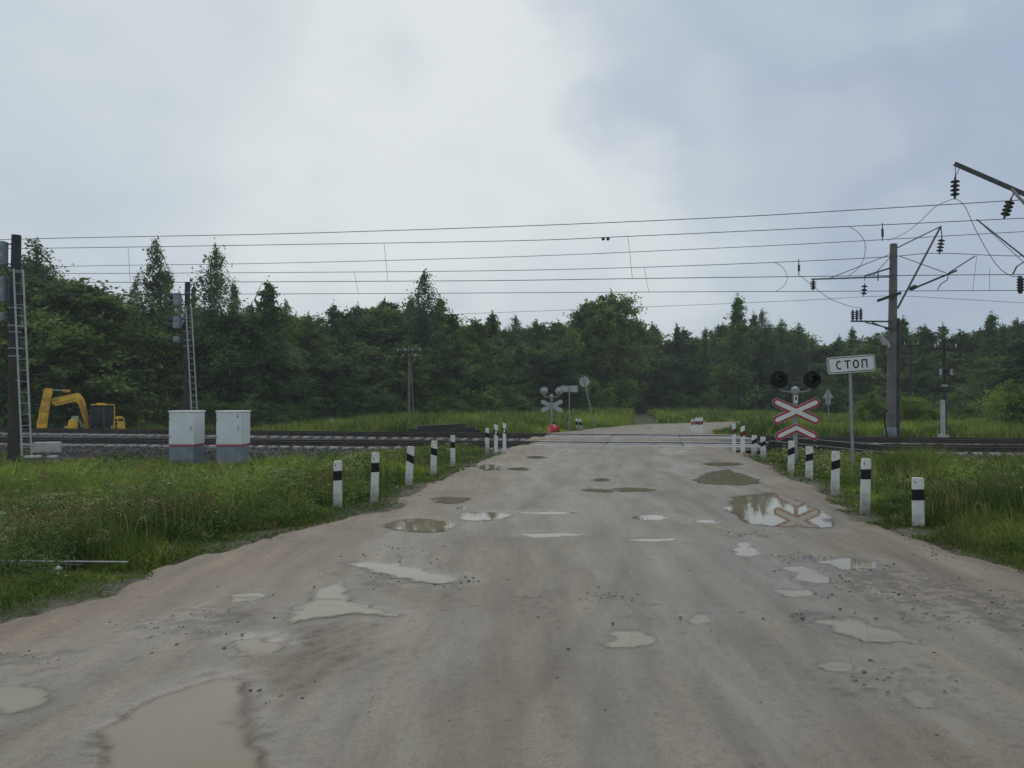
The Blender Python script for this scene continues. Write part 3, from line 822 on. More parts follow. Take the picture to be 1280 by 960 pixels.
def pebbles():
    rng = np.random.default_rng(8); xs_, ys_, zs_ = [], [], []
    for (px, py, rr, m) in ((255, 775, .5, 150), (240, 790, .35, 70), (1075, 712, .5, 200), (1125, 733, .6, 260), (1180, 750, .6, 260), (1235, 762, .7, 260), (1010, 697, .3, 70), (935, 667, .35, 110), (565, 728, .25, 60), (1110, 848, .3, 90), (760, 745, .2, 40), (1010, 772, .25, 45), (20, 830, .3, 70), (480, 718, .7, 130), (520, 690, .8, 120), (1215, 690, .8, 160), (640, 578, 1.2, 60), (330, 870, .3, 40)):
        p = ground(px, py); xs_.append(p.x + rng.normal(size=m) * rr * .6); ys_.append(p.y + rng.normal(size=m) * rr * .5)
    n = 1300; Y = np.exp(rng.uniform(math.log(2.6), math.log(26), n)); X = rng.uniform(-.62, .72, n) * Y; xs_.append(X); ys_.append(Y)
    X = np.concatenate(xs_); Y = np.concatenate(ys_); d = road_d(X, Y)
    k = (d < .4) & ((rng.uniform(0, 1, len(X)) < .25 + .75 * sstep(d, -1.4, 0)) | (np.arange(len(X)) < len(X) - n))
    X, Y = X[k], Y[k]; n = len(X)
    base = np.array([(1, 0, 0), (-1, 0, 0), (0, 1, 0), (0, -1, 0), (0, 0, 1), (0, 0, -1)], float)
    f = np.array([(0, 2, 4), (2, 1, 4), (1, 3, 4), (3, 0, 4), (2, 0, 5), (1, 2, 5), (3, 1, 5), (0, 3, 5)])
    pud = np.full(n, -9.)
    for P in PUDW: pud = np.maximum(pud, poly_sd(X, Y, P))
    kk = pud < -.03; X, Y = X[kk], Y[kk]; n = len(X)
    sz = (rng.uniform(0, 1, (n, 1, 1)) ** 4 * .016 + .0035) * rng.uniform(.6, 1.3, (n, 6, 1))
    th = rng.uniform(0, 6.28, n)[:, None]; b = base[None] * sz
    bx = b[..., 0] * np.cos(th) - b[..., 1] * np.sin(th) + b[..., 2] * .3; by = b[..., 0] * np.sin(th) + b[..., 1] * np.cos(th)
    V = np.stack([bx + X[:, None], by + Y[:, None], b[..., 2] * .5 + .004], -1).reshape(-1, 3)
    tag(np_mesh('pebbles', V, (f[None] + (np.arange(n) * 6)[:, None, None]).reshape(-1, 3), M['clods']), 'small stones and mud crumbs strewn over the dirt road', 'pebbles', kind='stuff')
pebbles()

# ---------------------------------------------------------------- marker posts
def tz(x, y): return float(terrain(np.array([x]), np.array([y]))[0])
def make_post(px, ytop, ybase, Y, wpx, label, slant, lean=0.0, kindp='old', ref='redref', group='striped marker posts along the road', band=None):
    top = at(px, ytop, Y); bot = at(px, ybase, Y)
    root = empty('marker_post', (bot.x, Y, bot.z - .25)); root.rotation_euler = (0, lean, math.atan2(-bot.x, Y) * .6 + random.uniform(-.15, .15))
    H = top.z - bot.z + .25; wd = max(.09, wpx * Y / 960)
    # body as a stack of rings, so that the black band can slant across the faces
    hb = band or (.62, .80)
    z0, z1 = .25 + (H - .25) * hb[0], .25 + (H - .25) * hb[1]
    dp = wd * (.62 if kindp == 'old' else .45)
    def ring(z, k, sl):
        out = []
        cx = [(-.5, -.5), (.5, -.5), (.5, .5), (-.5, .5)]
        for (a, b) in cx:
            x, y = a * wd * k, b * dp * k
            out.append((x, y, z + sl * (a * wd)))
        return out
    topsl = .0 if kindp == 'old' else slant * .9
    R_ = [ring(0, 1.0, 0), ring(z0, .97, slant), ring(z1, .96, slant), ring(H - (.02 if kindp == 'old' else 0), .94, topsl)]
    if kindp == 'old': R_.append(ring(H, .86, 0))
    def body(i0, i1, captop, capbot, grow=0):
        mb = MB(); vs = sum(R_[i0:i1 + 1], []); fs = []
        for r in range(i1 - i0):
            for k in range(4):
                a = r * 4 + k; b = r * 4 + (k + 1) % 4; fs.append((a, b, b + 4, a + 4))
        fs.append((3, 2, 1, 0)); e = (i1 - i0) * 4; fs.append((e, e + 1, e + 2, e + 3))
        mb.add(vs, fs); return mb
    mwhite = M['white'] if kindp == 'old' else M['plastic']
    mb = body(0, 1, 0, 0); b2 = body(2, len(R_) - 1, 0, 0); mb.add(b2.v, b2.f)
    mb.build('shaft', mwhite, root, bevel=.008 if kindp == 'old' else .006)
    body(1, 2, 0, 0).build('black_band', M['black'], root, bevel=.003)
    if kindp == 'new':
        mb = MB(); mb.box((0, -dp / 2 * .97 - .004, (z0 + z1) / 2), (wd * .42, .012, (z1 - z0) * .62)); mb.build('reflector', M[ref], root)
    tag(root, label, 'marker post', group); return root
posts = [
 (422, 576, 640, 12.4, 10.5, 'old concrete marker post nearest the viewer in the left verge, its base in weeds', .05, .0, 'old', ''),
 (467, 566, 629, 13.0, 10, 'second old striped post from the left along the left verge, splitting white paint', .05, .03, 'old', ''),
 (509.5, 558, 610, 15.7, 9.5, 'old striped post with a dark stain on its top, third along the left verge', -.45, .06, 'old', ''),
 (541, 551, 598, 17.9, 8, 'old striped post with a narrow black band, fourth along the left verge', -.25, .03, 'old', ''),
 (566, 544, 586, 20.0, 6, 'greyish dull striped post, fifth along the left verge, before the gap', -.05, .0, 'old', ''),
 (609, 535, 566, 24.6, 5, 'old square topped striped post beside the two newer posts left of the crossing', -.3, .0, 'old', ''),
 (620, 531, 565, 25.4, 4.6, 'slim white plastic post with white reflector, nearer of the pair left of the crossing', -.45, .0, 'new', 'whiteref'),
 (630.5, 529, 562, 26.2, 4.2, 'slim white plastic post with white reflector, farther of the pair left of the crossing', -.45, .0, 'new', 'whiteref'),
 (1148, 597, 671, 10.6, 14, 'largest and nearest white post with a level black band, on the right verge', .06, .0, 'old', ''),
 (1080.5, 573, 641, 11.7, 11, 'second nearest striped post on the right verge, leaning slightly, yellowish base', .06, .03, 'old', ''),
 (1043, 564, 622, 14.0, 10, 'striped post with a notched black band just left of the tall sign pole foot', .35, .03, 'old', ''),
 (1011, 558, 605, 16.9, 9, 'striped post with slanting black band in front of the white flowers on the right', .3, .02, 'old', ''),
 (988, 551, 596, 18.1, 8, 'striped post standing right in front of the crossbuck mast', .45, .03, 'old', ''),
 (954, 546, 576, 23.0, 6, 'old low striped post left of the crossbuck mast, the right one of two', .45, .0, 'old', ''),
 (942, 544, 571, 24.4, 6, 'old low striped post left of the crossbuck mast, the left one of two', .5, .03, 'old', ''),
 (928.5, 533, 565, 26.2, 5.2, 'white plastic post with red reflector before the rails, right one of the pair', .5, .0, 'new', 'redref'),
 (917.5, 530, 563, 27.4, 4.4, 'white plastic post with red reflector before the rails, left one of the pair', .5, .0, 'new', 'redref'),
]
POSTXY = [(at(p_[0], p_[2], p_[3]).x, p_[3]) for p_ in posts]
for (px, yt, yb, Y, wp, lab, sl_, ln, kp, rf) in posts:
    make_post(px, yt, yb, Y, wp, lab, sl_, ln, kp, rf)
fp = [(865.5, 524, 542, 42, 3.0, 'shortest of the white posts clustered beyond the rails at the right road edge', .4),
      (869.8, 522.5, 544, 39.8, 3.2, 'white post with red reflector beyond the rails, second from left in its cluster', .4),
      (873.3, 522.2, 545, 38.9, 3.2, 'white post with dark band and red reflector beyond the rails, third in the cluster', .4),
      (877, 521.8, 545.5, 38.2, 3.4, 'rightmost white post of the cluster beyond the rails by the road', .4)]
for (px, yt, yb, Y, wp, lab, sl_) in fp: make_post(px, yt, yb, Y, wp, lab, sl_, 0, 'new', 'redref')
for (px, yt, yb, Y, lab, ln) in ((722.8, 523, 536, 46, 'leaning little striped post in far grass, left of the pair beyond the red jacket', .12), (728, 523, 536, 45, 'leaning little striped post in far grass, right of the pair beyond the red jacket', .2)):
    make_post(px, yt, yb, Y, 3.2, lab, -.6, -ln, 'old', '', band=(.35, .68))

# ---------------------------------------------------------------- crossing signals
def arm_poly(L_, wd, cut):
    h = wd / 2
    return [(-L_ + cut, -h), (L_ - cut, -h), (L_, -h * .25), (L_, h * .25), (L_ - cut, h), (-L_ + cut, h), (-L_, h * .25), (-L_, -h * .25)]
def make_signal(loc, rz, chevron, label, zc, W=1.17):
    """loc: foot; zc: height of the cross centre above the foot; front faces -Y"""
    root = empty('crossing_signal', loc, rz)
    mb = MB(); mb.tube([(0, 0, -.3), (0, 0, zc + .52)], .06, 14); mb.build('mast', M['galv'], root, smooth=True)
    half = W / 2 / math.cos(R(25))
    def plate(parent_name, parts, y):
        pass
    cr = MB()
    for k, ang in enumerate((25, -25)):
        fr = Matrix.Translation((0, -.085 - .004 * k, zc)) @ Matrix.Rotation(R(ang), 4, 'Y')
        cr.prism(arm_poly(half + .012, .232, .07), .01, fr, 2)
        fr = Matrix.Translation((0, -.097 - .004 * k, zc)) @ Matrix.Rotation(R(ang), 4, 'Y')
        cr.prism(arm_poly(half, .208, .062), .006, fr, 0)
    for k, ang in enumerate((25, -25)):
        fr = Matrix.Translation((0, -.106 - .0035 * k, zc)) @ Matrix.Rotation(R(ang), 4, 'Y')
        cr.prism(arm_poly(half - .05, .112, .045), .003, fr, 1)
    cr.build('crossbuck', [M['red'], M['signwhite'], M['lightgrey']], root)
    mb = MB(); mb.box((0, -.07, zc), (.1, .04, .3)); mb.build('clamp', M['galv'], root)
    if chevron:
        cv = MB(); z0 = zc - .43; dx = W / 2; dz = .29
        def chev(w_, ext, y, th, mi, apex):
            h = w_ / 2 / math.cos(math.atan2(dz, dx)); ex = dx - .05 + ext; sl = dz / dx
            fr = Matrix.Translation((0, y, z0 + apex))
            for sgn in (-1, 1):
                pts = [(0, h), (sgn * (ex - .03), h - sl * (ex - .03)), (sgn * ex, -sl * ex), (sgn * (ex - .08), -h - sl * (ex - .08)), (0, -h)]
                if sgn > 0: pts = pts[::-1]
                cv.prism(pts, th, fr, mi)
        chev(.225, .012, -.086, .01, 2, 0); chev(.2, 0, -.0985, .006, 0, 0); chev(.1, -.045, -.1065, .003, 1, 0)
        cv.build('lower_chevron', [M['red'], M['signwhite'], M['lightgrey']], root)
    # lamp bracket, bell and number plate
    zb = zc + .5
    mb = MB(); mb.tube([(-.42, .0, zb + .16), (-.36, 0, zb + .03), (-.2, 0, zb), (.2, 0, zb), (.36, 0, zb + .03), (.42, 0, zb + .16)], .022, 8)
    mb.build('lamp_bracket', M['galv'], root, smooth=True)
    mb = MB(); mb.lathe((0, -.02, zb - .05), (0, 0, 1), [(0, .09), (.08, .115), (.15, .1), (.2, .03), (.21, .0)], 16)
    mb.build('bell', M['greypaint'], root, smooth=True)
    mb = MB(); mb.box((0, -.069, zc + .32), (.105, .008, .2)); pl = mb.build('number_plate', M['signwhite'], root)
    mb = MB()
    for (a, b) in (((-.028, -.05), (0, .06)), ((.028, -.05), (0, .06)), ((-.02, -.01), (.02, -.01))):
        mb.beam((a[0], -.0755, zc + .33 + a[1]), (b[0], -.0755, zc + .33 + b[1]), .004, .018)
    mb.build('plate_letter', M['black'], pl)
    for sx in (-1, 1):
        zl = zb + .33; xl = sx * .42
        mb = MB(); mb.lathe((xl, -.05, zl), (0, -1, 0), [(0, .225), (.012, .232), (.024, .225), (.026, .0)], 28)
        bk = mb.build('lamp_backboard', M['black'], root, smooth=True)
        mb = MB(); mb.lathe((xl, -.045, zl), (0, 1, 0), [(0, .222), (.006, .222), (.012, .215), (.014, .13), (.05, .125), (.15, .11), (.19, .07), (.2, 0)], 24)
        mb.build('lamp_housing', M['greypaint'], bk, smooth=True)
        mb = MB(); mb.lathe((xl, -.078, zl), (0, -1, 0), [(0, .1), (.02, .07), (.03, 0)], 20); mb.build('lens', M['lens'], bk, smooth=True)
        mb = MB(); n = 14; vs = []; 
        for k in range(n + 1):
            th = R(-20) + R(220) * k / n
            for rr, yy in ((.115, -.076), (.115, -.26), (.108, -.26), (.108, -.076)):
                vs.append((xl + rr * math.cos(th), yy if k not in (0, n) else max(yy, -.12), zl + rr * math.sin(th)))
        fs = []
        for k in range(n):
            for j in range(4): fs.append((k * 4 + j, k * 4 + (j + 1) % 4, k * 4 + 4 + (j + 1) % 4, k * 4 + 4 + j))
        fs += [(0, 1, 2, 3), tuple(n * 4 + j for j in (3, 2, 1, 0))]
        mb.add(vs, fs); mb.build('visor', M['black'], bk, smooth=True)
    tag(root, label, 'crossing signal', 'level crossing signals'); return root
c1 = at(994, 514, 20.1); g1 = tz(c1.x, 20.1)
make_signal((c1.x, 20.1, g1), R(-4), True, 'level crossing signal with red and white crossbuck, chevron and two black lamps facing the viewer', c1.z - g1)
c2 = at(689.5, 507.5, 42.5); g2 = tz(c2.x, 42.5)
make_signal((c2.x, 42.5, g2), R(172), False, 'level crossing signal across the rails seen from behind, pale grey lamp backs and crossbuck back', c2.z - g2)

# road signs
def rrect(w, h, r, n=4):
    pts = []
    for cx, cy, a0 in ((w / 2 - r, h / 2 - r, 0), (-w / 2 + r, h / 2 - r, 90), (-w / 2 + r, -h / 2 + r, 180), (w / 2 - r, -h / 2 + r, 270)):
        for k in range(n + 1):
            a = R(a0 + 90 * k / n); pts.append((cx + r * math.cos(a), cy + r * math.sin(a)))
    return pts
def stop_plate(loc, rz, H, tilt, label, lean=0.0, W=1.2, Hh=.4):
    root = empty('stop_sign', loc, rz); root.rotation_euler = (0, lean, rz)
    mb = MB(); mb.tube([(0, 0, -.3), (0, 0, H + .1)], .033, 12); mb.build('post', M['galv'], root, smooth=True)
    T = Matrix.Translation((0, -.06, H)) @ Matrix.Rotation(tilt, 4, 'Y')
    mb = MB(); mb.prism(rrect(W, Hh, .06), .02, T); pl = mb.build('plate', M['lightgrey'], root)
    mb = MB(); mb.prism(rrect(W - .02, Hh - .02, .055), .002, T @ Matrix.Translation((0, -.0115, 0)), 0)
    mb.prism(rrect(W - .05, Hh - .05, .05), .002, T @ Matrix.Translation((0, -.0140, 0)), 1)
    mb.prism(rrect(W - .085, Hh - .085, .04), .002, T @ Matrix.Translation((0, -.0165, 0)), 0)
    mb.build('plate_face', [M['signwhite'], M['black']], pl)
    # lettering
    mb = MB(); lh = .2; t = .034; T2 = T @ Matrix.Translation((0, -.019, 0))
    def rect(x0, z0, x1, z1): mb.prism([(x0, z0), (x1, z0), (x1, z1), (x0, z1)], .002, T2)
    def arc(cx, a0, a1, rx, rz_, n=18):
        for k in range(n):
            b0, b1 = R(a0 + (a1 - a0) * k / n), R(a0 + (a1 - a0) * (k + 1) / n)
            o = [(cx + rx * math.cos(b0), rz_ * math.sin(b0)), (cx + rx * math.cos(b1), rz_ * math.sin(b1))]
            i = [(cx + (rx - t) * math.cos(b1), (rz_ - t) * math.sin(b1)), (cx + (rx - t) * math.cos(b0), (rz_ - t) * math.sin(b0))]
            mb.prism(o + i, .002, T2)
    xs_ = (-.315, -.105, .105, .32)
    arc(xs_[0], 50, 310, .078, lh / 2 + .004)
    rect(xs_[1] - .08, lh / 2 - t, xs_[1] + .08, lh / 2); rect(xs_[1] - t / 2, -lh / 2, xs_[1] + t / 2, lh / 2 - t)
    arc(xs_[2], 0, 360, .08, lh / 2 + .004, 26)
    x = xs_[3]; rect(x - .075, -lh / 2, x - .075 + t, lh / 2 - t); rect(x + .075 - t, -lh / 2, x + .075, lh / 2 - t); rect(x - .075, lh / 2 - t, x + .075, lh / 2)
    mb.build('lettering', M['black'], pl)
    for dz in (-.08, .08):
        mb = MB(); mb.box((0, -.03, H + dz), (.16, .045, .03)); mb.build('bracket', M['galv'], root)
    tag(root, label, 'road sign'); return root
cs = at(1062, 455.5, 17.9); bs = at(1066.5, 575, 17.9); gz = tz(bs.x, 17.9)
stop_plate((bs.x, 17.9, gz), R(8), cs.z - gz, R(-3), 'white rectangular sign reading СТОП on a tall grey pole by the crossing', math.atan2(cs.x - bs.x, cs.z - gz))
cs = at(711.5, 486, 43.5); gz = tz(cs.x, 43.5)
stop_plate((cs.x, 43.5, gz), R(183), cs.z - gz, 0, 'grey back of a rectangular sign on a pole beside the far crossing signal', 0, W=.98, Hh=.35)
def back_sign(name, px, yc, Y, kind, label, pbase=None, size=.35):
    c = at(px, yc, Y); g_ = tz(c.x if pbase is None else at(pbase, 528, Y).x, Y)
    bx = c.x if pbase is None else at(pbase, 528, Y).x
    root = empty('road_sign', (bx, Y, g_)); H = c.z - g_
    root.rotation_euler = (0, math.atan2(c.x - bx, H), 0)
    L_ = math.hypot(c.x - bx, H)
    mb = MB(); mb.tube([(0, 0, -.3), (0, 0, L_ + size)], .035, 10); mb.build('post', M['galv'], root, smooth=True)
    mb = MB()
    if kind == 'round': mb.lathe((0, .04, L_), (0, 1, 0), [(0, size), (.01, size), (.012, size * .9), (.014, 0)], 28)
    else:
        mb.prism([(-size * 1.1, -size * .7), (-size * .98, -size * .85), (size * .98, -size * .85), (size * 1.1, -size * .7), (size * .1, size * 1.1), (-size * .1, size * 1.1)], .02, Matrix.Translation((0, .05, L_)))
    mb.build('plate', M['lightgrey'], root)
    if kind != 'round':
        mb = MB(); mb.prism(rrect(size * 1.05, size * 1.55, .03), .02, Matrix.Translation((0, .05, L_ - size * 1.4))); mb.build('lower_plate', M['lightgrey'], root)
    for dz in (-.1, .1):
        mb = MB(); mb.box((0, .02, L_ + dz), (.3, .03, .03)); mb.build('bracket', M['greypaint'], root)
    tag(root, label, 'road sign')
back_sign('road_sign', 730.5, 477, 50, 'round', 'round sign seen from its grey back on a leaning thin pole in far grass', 744, .33)
back_sign('road_sign', 1035.5, 493, 60, 'tri', 'triangular warning sign seen from behind with a small plate below, far right in grass', None, .36)

# ---------------------------------------------------------------- white relay cabinets
def make_cabinet(pxl, pxr, label, slip):
    Y = 28.0; a = at(pxl, 513, Y); b = at(pxr, 513, Y)
    W = 31 * Y / 960; D = 1.05; top = a.z; bot = at(pxl, 580, Y).z; H = top - bot
    root = empty('relay_cabinet', (a.x + W / 2, Y + D / 2, bot), R(1.5))
    zb = at(pxl, 557.5, Y).z - bot
    mb = MB(); mb.box((0, 0, zb / 2 - .15), (W - .03, D - .03, zb + .3)); mb.build('base', M['cabbase'], root, bevel=.01)
    mb = MB(); mb.box((0, 0, zb + .02), (W + .004, D + .004, .05)); mb.build('red_band', M['cabred'], root)
    mb = MB(); mb.box((0, 0, (zb + .047 + H - .06) / 2), (W, D, H - .06 - zb - .047)); bd = mb.build('body', M['cabinet'], root, bevel=.012)
    mb = MB(); mb.box((0, 0, H - .035), (W + .07, D + .07, .05), taper=.97); mb.build('lid', M['cabinet'], root, bevel=.01)
    mb = MB(); mb.box((0, -D / 2 - .006, (zb + H) / 2), (W - .09, .012, H - zb - .2)); dr = mb.build('door', M['cabinet'], root, bevel=.004)
    mb = MB(); mb.box((W / 2 - .1, -D / 2 - .025, (zb + H) / 2), (.025, .03, .12)); mb.build('handle', M['galv'], dr)
    mb = MB()
    for z in (.25, .75): mb.tube([(-W / 2 + .035, -D / 2 - .018, zb + (H - zb) * z - .05), (-W / 2 + .035, -D / 2 - .018, zb + (H - zb) * z + .05)], .012, 6)
    mb.build('hinge', M['galv'], dr)
    if slip:
        mb = MB(); mb.box((W / 2 + .003, -D / 2 + .12, H - .22), (.006, .13, .17)); mb.box((W / 2 + .003, -D / 2 + .12, H - .0), (.005, .01, .01))
        mb = MB(); mb.box((W / 2 - .12, -D / 2 - .016, H - .2), (.12, .008, .17)); st = mb.build('sticker', M['signwhite'], root)
        mb = MB()
        for z in (.04, -.02, -.055): mb.box((W / 2 - .12, -D / 2 - .0215, H - .2 + z), (.085, .002, .02))
        mb.build('sticker_marks', M['black'], st)
    tag(root, label, 'relay cabinet', 'white trackside cabinets')
make_cabinet(211, 256, 'white metal relay cabinet with red band, left of the pair and without a sticker', False)
make_cabinet(270, 315, 'white metal relay cabinet with red band and a small sticker near its top', True)

# ---------------------------------------------------------------- signal masts with ladders
def make_mast(px, ytop, Y, hpx, heads, lad, label, brown_to, foot=True):
    t = at(px, ytop, Y); g_ = tz(t.x, Y) if Y < 41 else tz(t.x, Y)
    root = empty('signal_mast', (t.x, Y, g_)); H = t.z - g_
    zs = lambda y: at(px, y, Y).z - g_
    xs_ = lambda x, y=450: at(x, y, Y).x - t.x
    mb = MB(); zb = zs(brown_to); r0, r1 = hpx * Y / 960 / 2 * 1.12, hpx * Y / 960 / 2 * .88
    rm = r0 + (r1 - r0) * zb / H
    mb.tube([(0, 0, -.4), (0, 0, zb)], [r0, rm], 16, mi=1); mb.tube([(0, 0, zb - .001), (0, 0, H)], [rm, r1], 16, mi=0)
    mb.build('pole', [M['poledark'], M['polebrown']], root, smooth=True)
    for (x0, x1, ya, yb, vis, m) in heads:
        X0, X1 = xs_(x0), xs_(x1); za, zb_ = zs(ya), zs(yb); w_ = X1 - X0; h = za - zb_
        n = 2 if h > .35 * 1.2 else 1
        mb = MB(); mb.box(((X0 + X1) / 2, -.15, (za + zb_) / 2), (w_, .34, h), taper=1)
        hd = mb.build('signal_head', M[m], root, bevel=.03, seg=2)
        for k in range(n):
            zc = zb_ + h * (k + .5) / n
            # hood and lens point along the track, to the left
            mb = MB(); mb.lathe((X0 + .01, -.15, zc), (-1, 0, 0), [(0, .12), (.02, .13), (vis * .5, .13), (vis * .5, .12), (.03, .12), (.03, 0)], 16); mb.build('hood', M['steeldark'], hd, smooth=True)
            mb = MB(); mb.box(((X0 - vis * .5), -.15, zc + .12), (vis, .24, .02)); mb.build('visor', M['sighead'], hd)
            mb = MB(); mb.box(((X0 + X1) / 2 + w_ * .1, -.335, zc), (w_ * .5, .05, h / n * .5)); mb.build('cover', M[m], hd, bevel=.01)
        for zz in ((za - .08, zb_ + .08) if h > .3 else ((za + zb_) / 2,)):
            mb = MB(); mb.beam((X1 - .03, -.1, zz), (.05, 0, zz), .05, .05); mb.build('bracket', M['steeldark'], root)
        mb = MB(); mb.tube([(X1 - .06, -.1, zb_ + .05), (X1 + .02, -.12, zb_ - .25), (X1 + .2, -.1, zb_ - .4), (0, -.1, zb_ - .35)], .018, 6); mb.build('cable', M['black'], root, smooth=True)
    mb = MB()
    for y in lad['bands']:
        mb.lathe((0, 0, zs(y)), (0, 0, 1), [(0, r0 + .004), (.004, r0 + .014), (.04, r0 + .014), (.044, r0 + .004)], 16)
    mb.build('clamp_bands', M['galv'], root)
    # ladder
    (xa, ya), (xb, yb) = lad['top'], lad['bot']; wt = lad['w'] * Y / 960
    A = Vector((xs_(xa), -r0 - .12, zs(ya))); B = Vector((xs_(xb), -r0 - .45, zs(yb)))
    dx = Vector((wt, .1, 0))
    ld = MB(); ld.beam(A, B, .06, .03); ld.beam(A + dx, B + dx, .06, .03)
    lo = ld.build('ladder', M['lightgrey'], root)
    n = lad['n']
    for k in range(n):
        rg = MB(); p = A.lerp(B, (k + .3) / n); rg.tube([p, p + dx], .014, 6); rg.build('rung', M['galv'], lo)
    mb = MB(); mb.beam(A + Vector((0, 0, -.1)), (0, 0, A.z - .1), .04, .04); mid = A.lerp(B, .6); mb.beam(mid, (0, 0, mid.z), .04, .04)
    mb.build('ladder_stay', M['galv'], root)
    tag(root, label, 'signal mast', 'railway signal masts with ladders')
    return root, H, g_
make_mast(20.5, 294, 29.5, 12.5,
          [(-3, 9, 303, 333, .5, 'sighead'), (-3, 9, 347, 378, .5, 'sighead'), (-3, 8.5, 391, 402, .5, 'sighead')],
          dict(top=(22.5, 338), bot=(43, 568), w=9.5, n=17, bands=(340, 386, 408, 416, 436, 446)),
          'tall dark signal mast with a long grey ladder at the left edge of the photo', 441)
mst, Hm, gm = make_mast(234.5, 353, 42.2, 7.2,
          [(218.5, 226.5, 367, 383, .55, 'sighead'), (218.5, 226.5, 396, 411, .55, 'sighead'), (219, 225.5, 421, 428, .55, 'sighead')],
          dict(top=(234.5, 385), bot=(247.5, 538), w=6, n=20, bands=(367, 384, 398, 415, 426, 433)),
          'dark signal mast with a narrow ladder rising behind the white cabinets', 470)
# green relay box between head and pole on the near mast
pn = at(12.5, 362, 29.5)
mb = MB(); mb.box((0, 0, 0), (.3, .25, .95)); o = mb.build('junction_box', M['siggreen'], None, bevel=.02)
near_mast = [x for x in bpy.data.objects if x.name == 'signal_mast'][0]
o.parent = near_mast; o.location = pn - near_mast.location
# concrete plinth at the ladder foot and a step slab
p = at(59, 559, 28.7)
mb = MB(); mb.box((0, 0, 0), (.85, .5, .38)); o = mb.build('concrete_block', M['sleeper'], bevel=.02, loc=(p.x, 28.7, p.z)); o.rotation_euler.z = R(18)
tag(o, 'pale concrete block at the foot of the long ladder on the left', 'concrete block')
for k, (px, py) in enumerate(((41, 571), (66, 571))):
    p = at(px, py, 27.2); mb = MB(); mb.box((0, 0, 0), (.5 if k == 0 else .26, .3, .08)); o = mb.build('concrete_slab', M['sleeper'], bevel=.015, loc=(p.x, 27.2, max(p.z, tz(p.x, 27.2) + .05))); o.rotation_euler.z = .2
    tag(o, ('broad pale slab lying in grass below the ladder foot', 'small pale slab lying in gravel right of the ladder foot')[k], 'slab')

# ---------------------------------------------------------------- catenary supports
def insul(mb, p0, p1, nd, r, rc=.02, mi=0):
    p0, p1 = Vector(p0), Vector(p1); L_ = (p1 - p0).length
    prof = [(0, rc), (L_ * .08, rc)]
    for k in range(nd):
        c = L_ * (.12 + .76 * (k + .5) / nd); h = L_ * .76 / nd
        prof += [(c - h * .45, rc * 1.3), (c - h * .05, r), (c + h * .12, r * .95), (c + h * .2, rc * 1.6)]
    prof += [(L_ * .92, rc), (L_, rc)]
    mb.lathe(p0, p1 - p0, prof, 12, mi)
def arc3(p0, p1, sag, n=12, side=Vector((0, 0, 0))):
    p0, p1 = Vector(p0), Vector(p1)
    return [p0.lerp(p1, k / n) + (Vector((0, 0, -sag)) + side) * (4 * (k / n) * (1 - k / n)) for k in range(n + 1)]
YP = 36.4
pt = at(1117, 305, YP); pb = at(1113.5, 548, YP); gp = tz(pb.x, YP)
pole = empty('catenary_pole', (pb.x, YP, gp)); po = pole.location
A = lambda px, py, Y=YP: at(px, py, Y) - po
mb = MB()
mb.tube([Vector((0, 0, -.5)), A(1117, 305)], [.24, .165], 12, mi=0)
mb.build('shaft', [M['concrete']], pole, smooth=True)
mb = MB(); mb.beam(A(1121, 546) + Vector((0, -.06, -.3)), A(1121.5, 398) + Vector((0, -.06, 0)), .14, .2); mb.build('dark_side_strip', M['concdark'], pole, bevel=.02)  # darker strip standing for the dark right side of the shaft
mb = MB(); mb.lathe(Vector((0, 0, 0)), (0, 0, 1), [(-.02, .27), (0, .275), (.62, .265), (.64, .25)], 14); mb.build('painted_foot', M['cabbase'], pole, smooth=True)
mb = MB(); mb.tube([A(1105, 517, YP - .3), A(1106, 530, YP - .4), A(1109, 546, YP - .4)], .04, 6); mb.tube([A(1105, 517, YP - .3), A(1110, 512, YP - .25)], .04, 6); mb.build('cable', M['black'], pole, smooth=True)
mb = MB()
mb.beam(A(1114, 346), A(1015, 349, 32.8), .07, .06)
mb.tube([A(1115, 317), A(1038, 347.5, 33.6)], .018, 6)
mb.tube([A(1115, 319), A(1092, 344, 35.2)], .018, 6)
mb.build('cross_arm', M['steeldark'], pole)
mb = MB(); mb.beam(A(1113, 335), A(1081, 345, 34.6), .06, .07); mb.tube([A(1081, 345, 34.6), A(1080.5, 351, 34.6)], .015, 6); mb.beam(A(1097.5, 341, 35.4), A(1097.5, 351, 35.4), .04, .04); mb.build('short_arm', M['steeldark'], pole)
mb = MB(); insul(mb, A(1081, 354, 34.6), A(1079.5, 371, 34.6), 3, .13); mb.build('insulator', M['porcelain'], pole, smooth=True)
mb = MB(); insul(mb, A(1016.5, 349.5, 32.8), A(1016.5, 363, 32.8), 5, .13, .03); mb.build('insulator', M['porcelain'], pole, smooth=True)
mb = MB(); mb.tube([A(1122, 385), A(1176, 283, 39.5)], .05, 8); mb.tube([A(1121, 310), A(1176, 283, 39.5)], .03, 6); mb.build('raised_bracket', M['steeldark'], pole)
mb = MB(); mb.tube([A(1176, 283, 39.5), A(1177.5, 296, 39.5)], .03, 6); insul(mb, A(1177.5, 296, 39.5), A(1174, 318, 39.5), 4, .17, .03); mb.build('insulator', M['porcelain'], pole, smooth=True)
mb = MB(); mb.tube([A(1141, 361, 35.6), A(1196, 338, 33.8)], .045, 8); mb.tube([A(1124, 320, 36.2), A(1182, 341, 34.3)], .018, 6); mb.tube([A(1186, 341, 34.2), A(1219, 320, 33.4)], .025, 6)
mb.tube([A(1186, 341, 34.2), A(1184, 350, 34.2), A(1176, 355, 34.2), A(1172, 362, 34.2)], .022, 6); mb.build('registration_arm', M['steeldark'], pole)
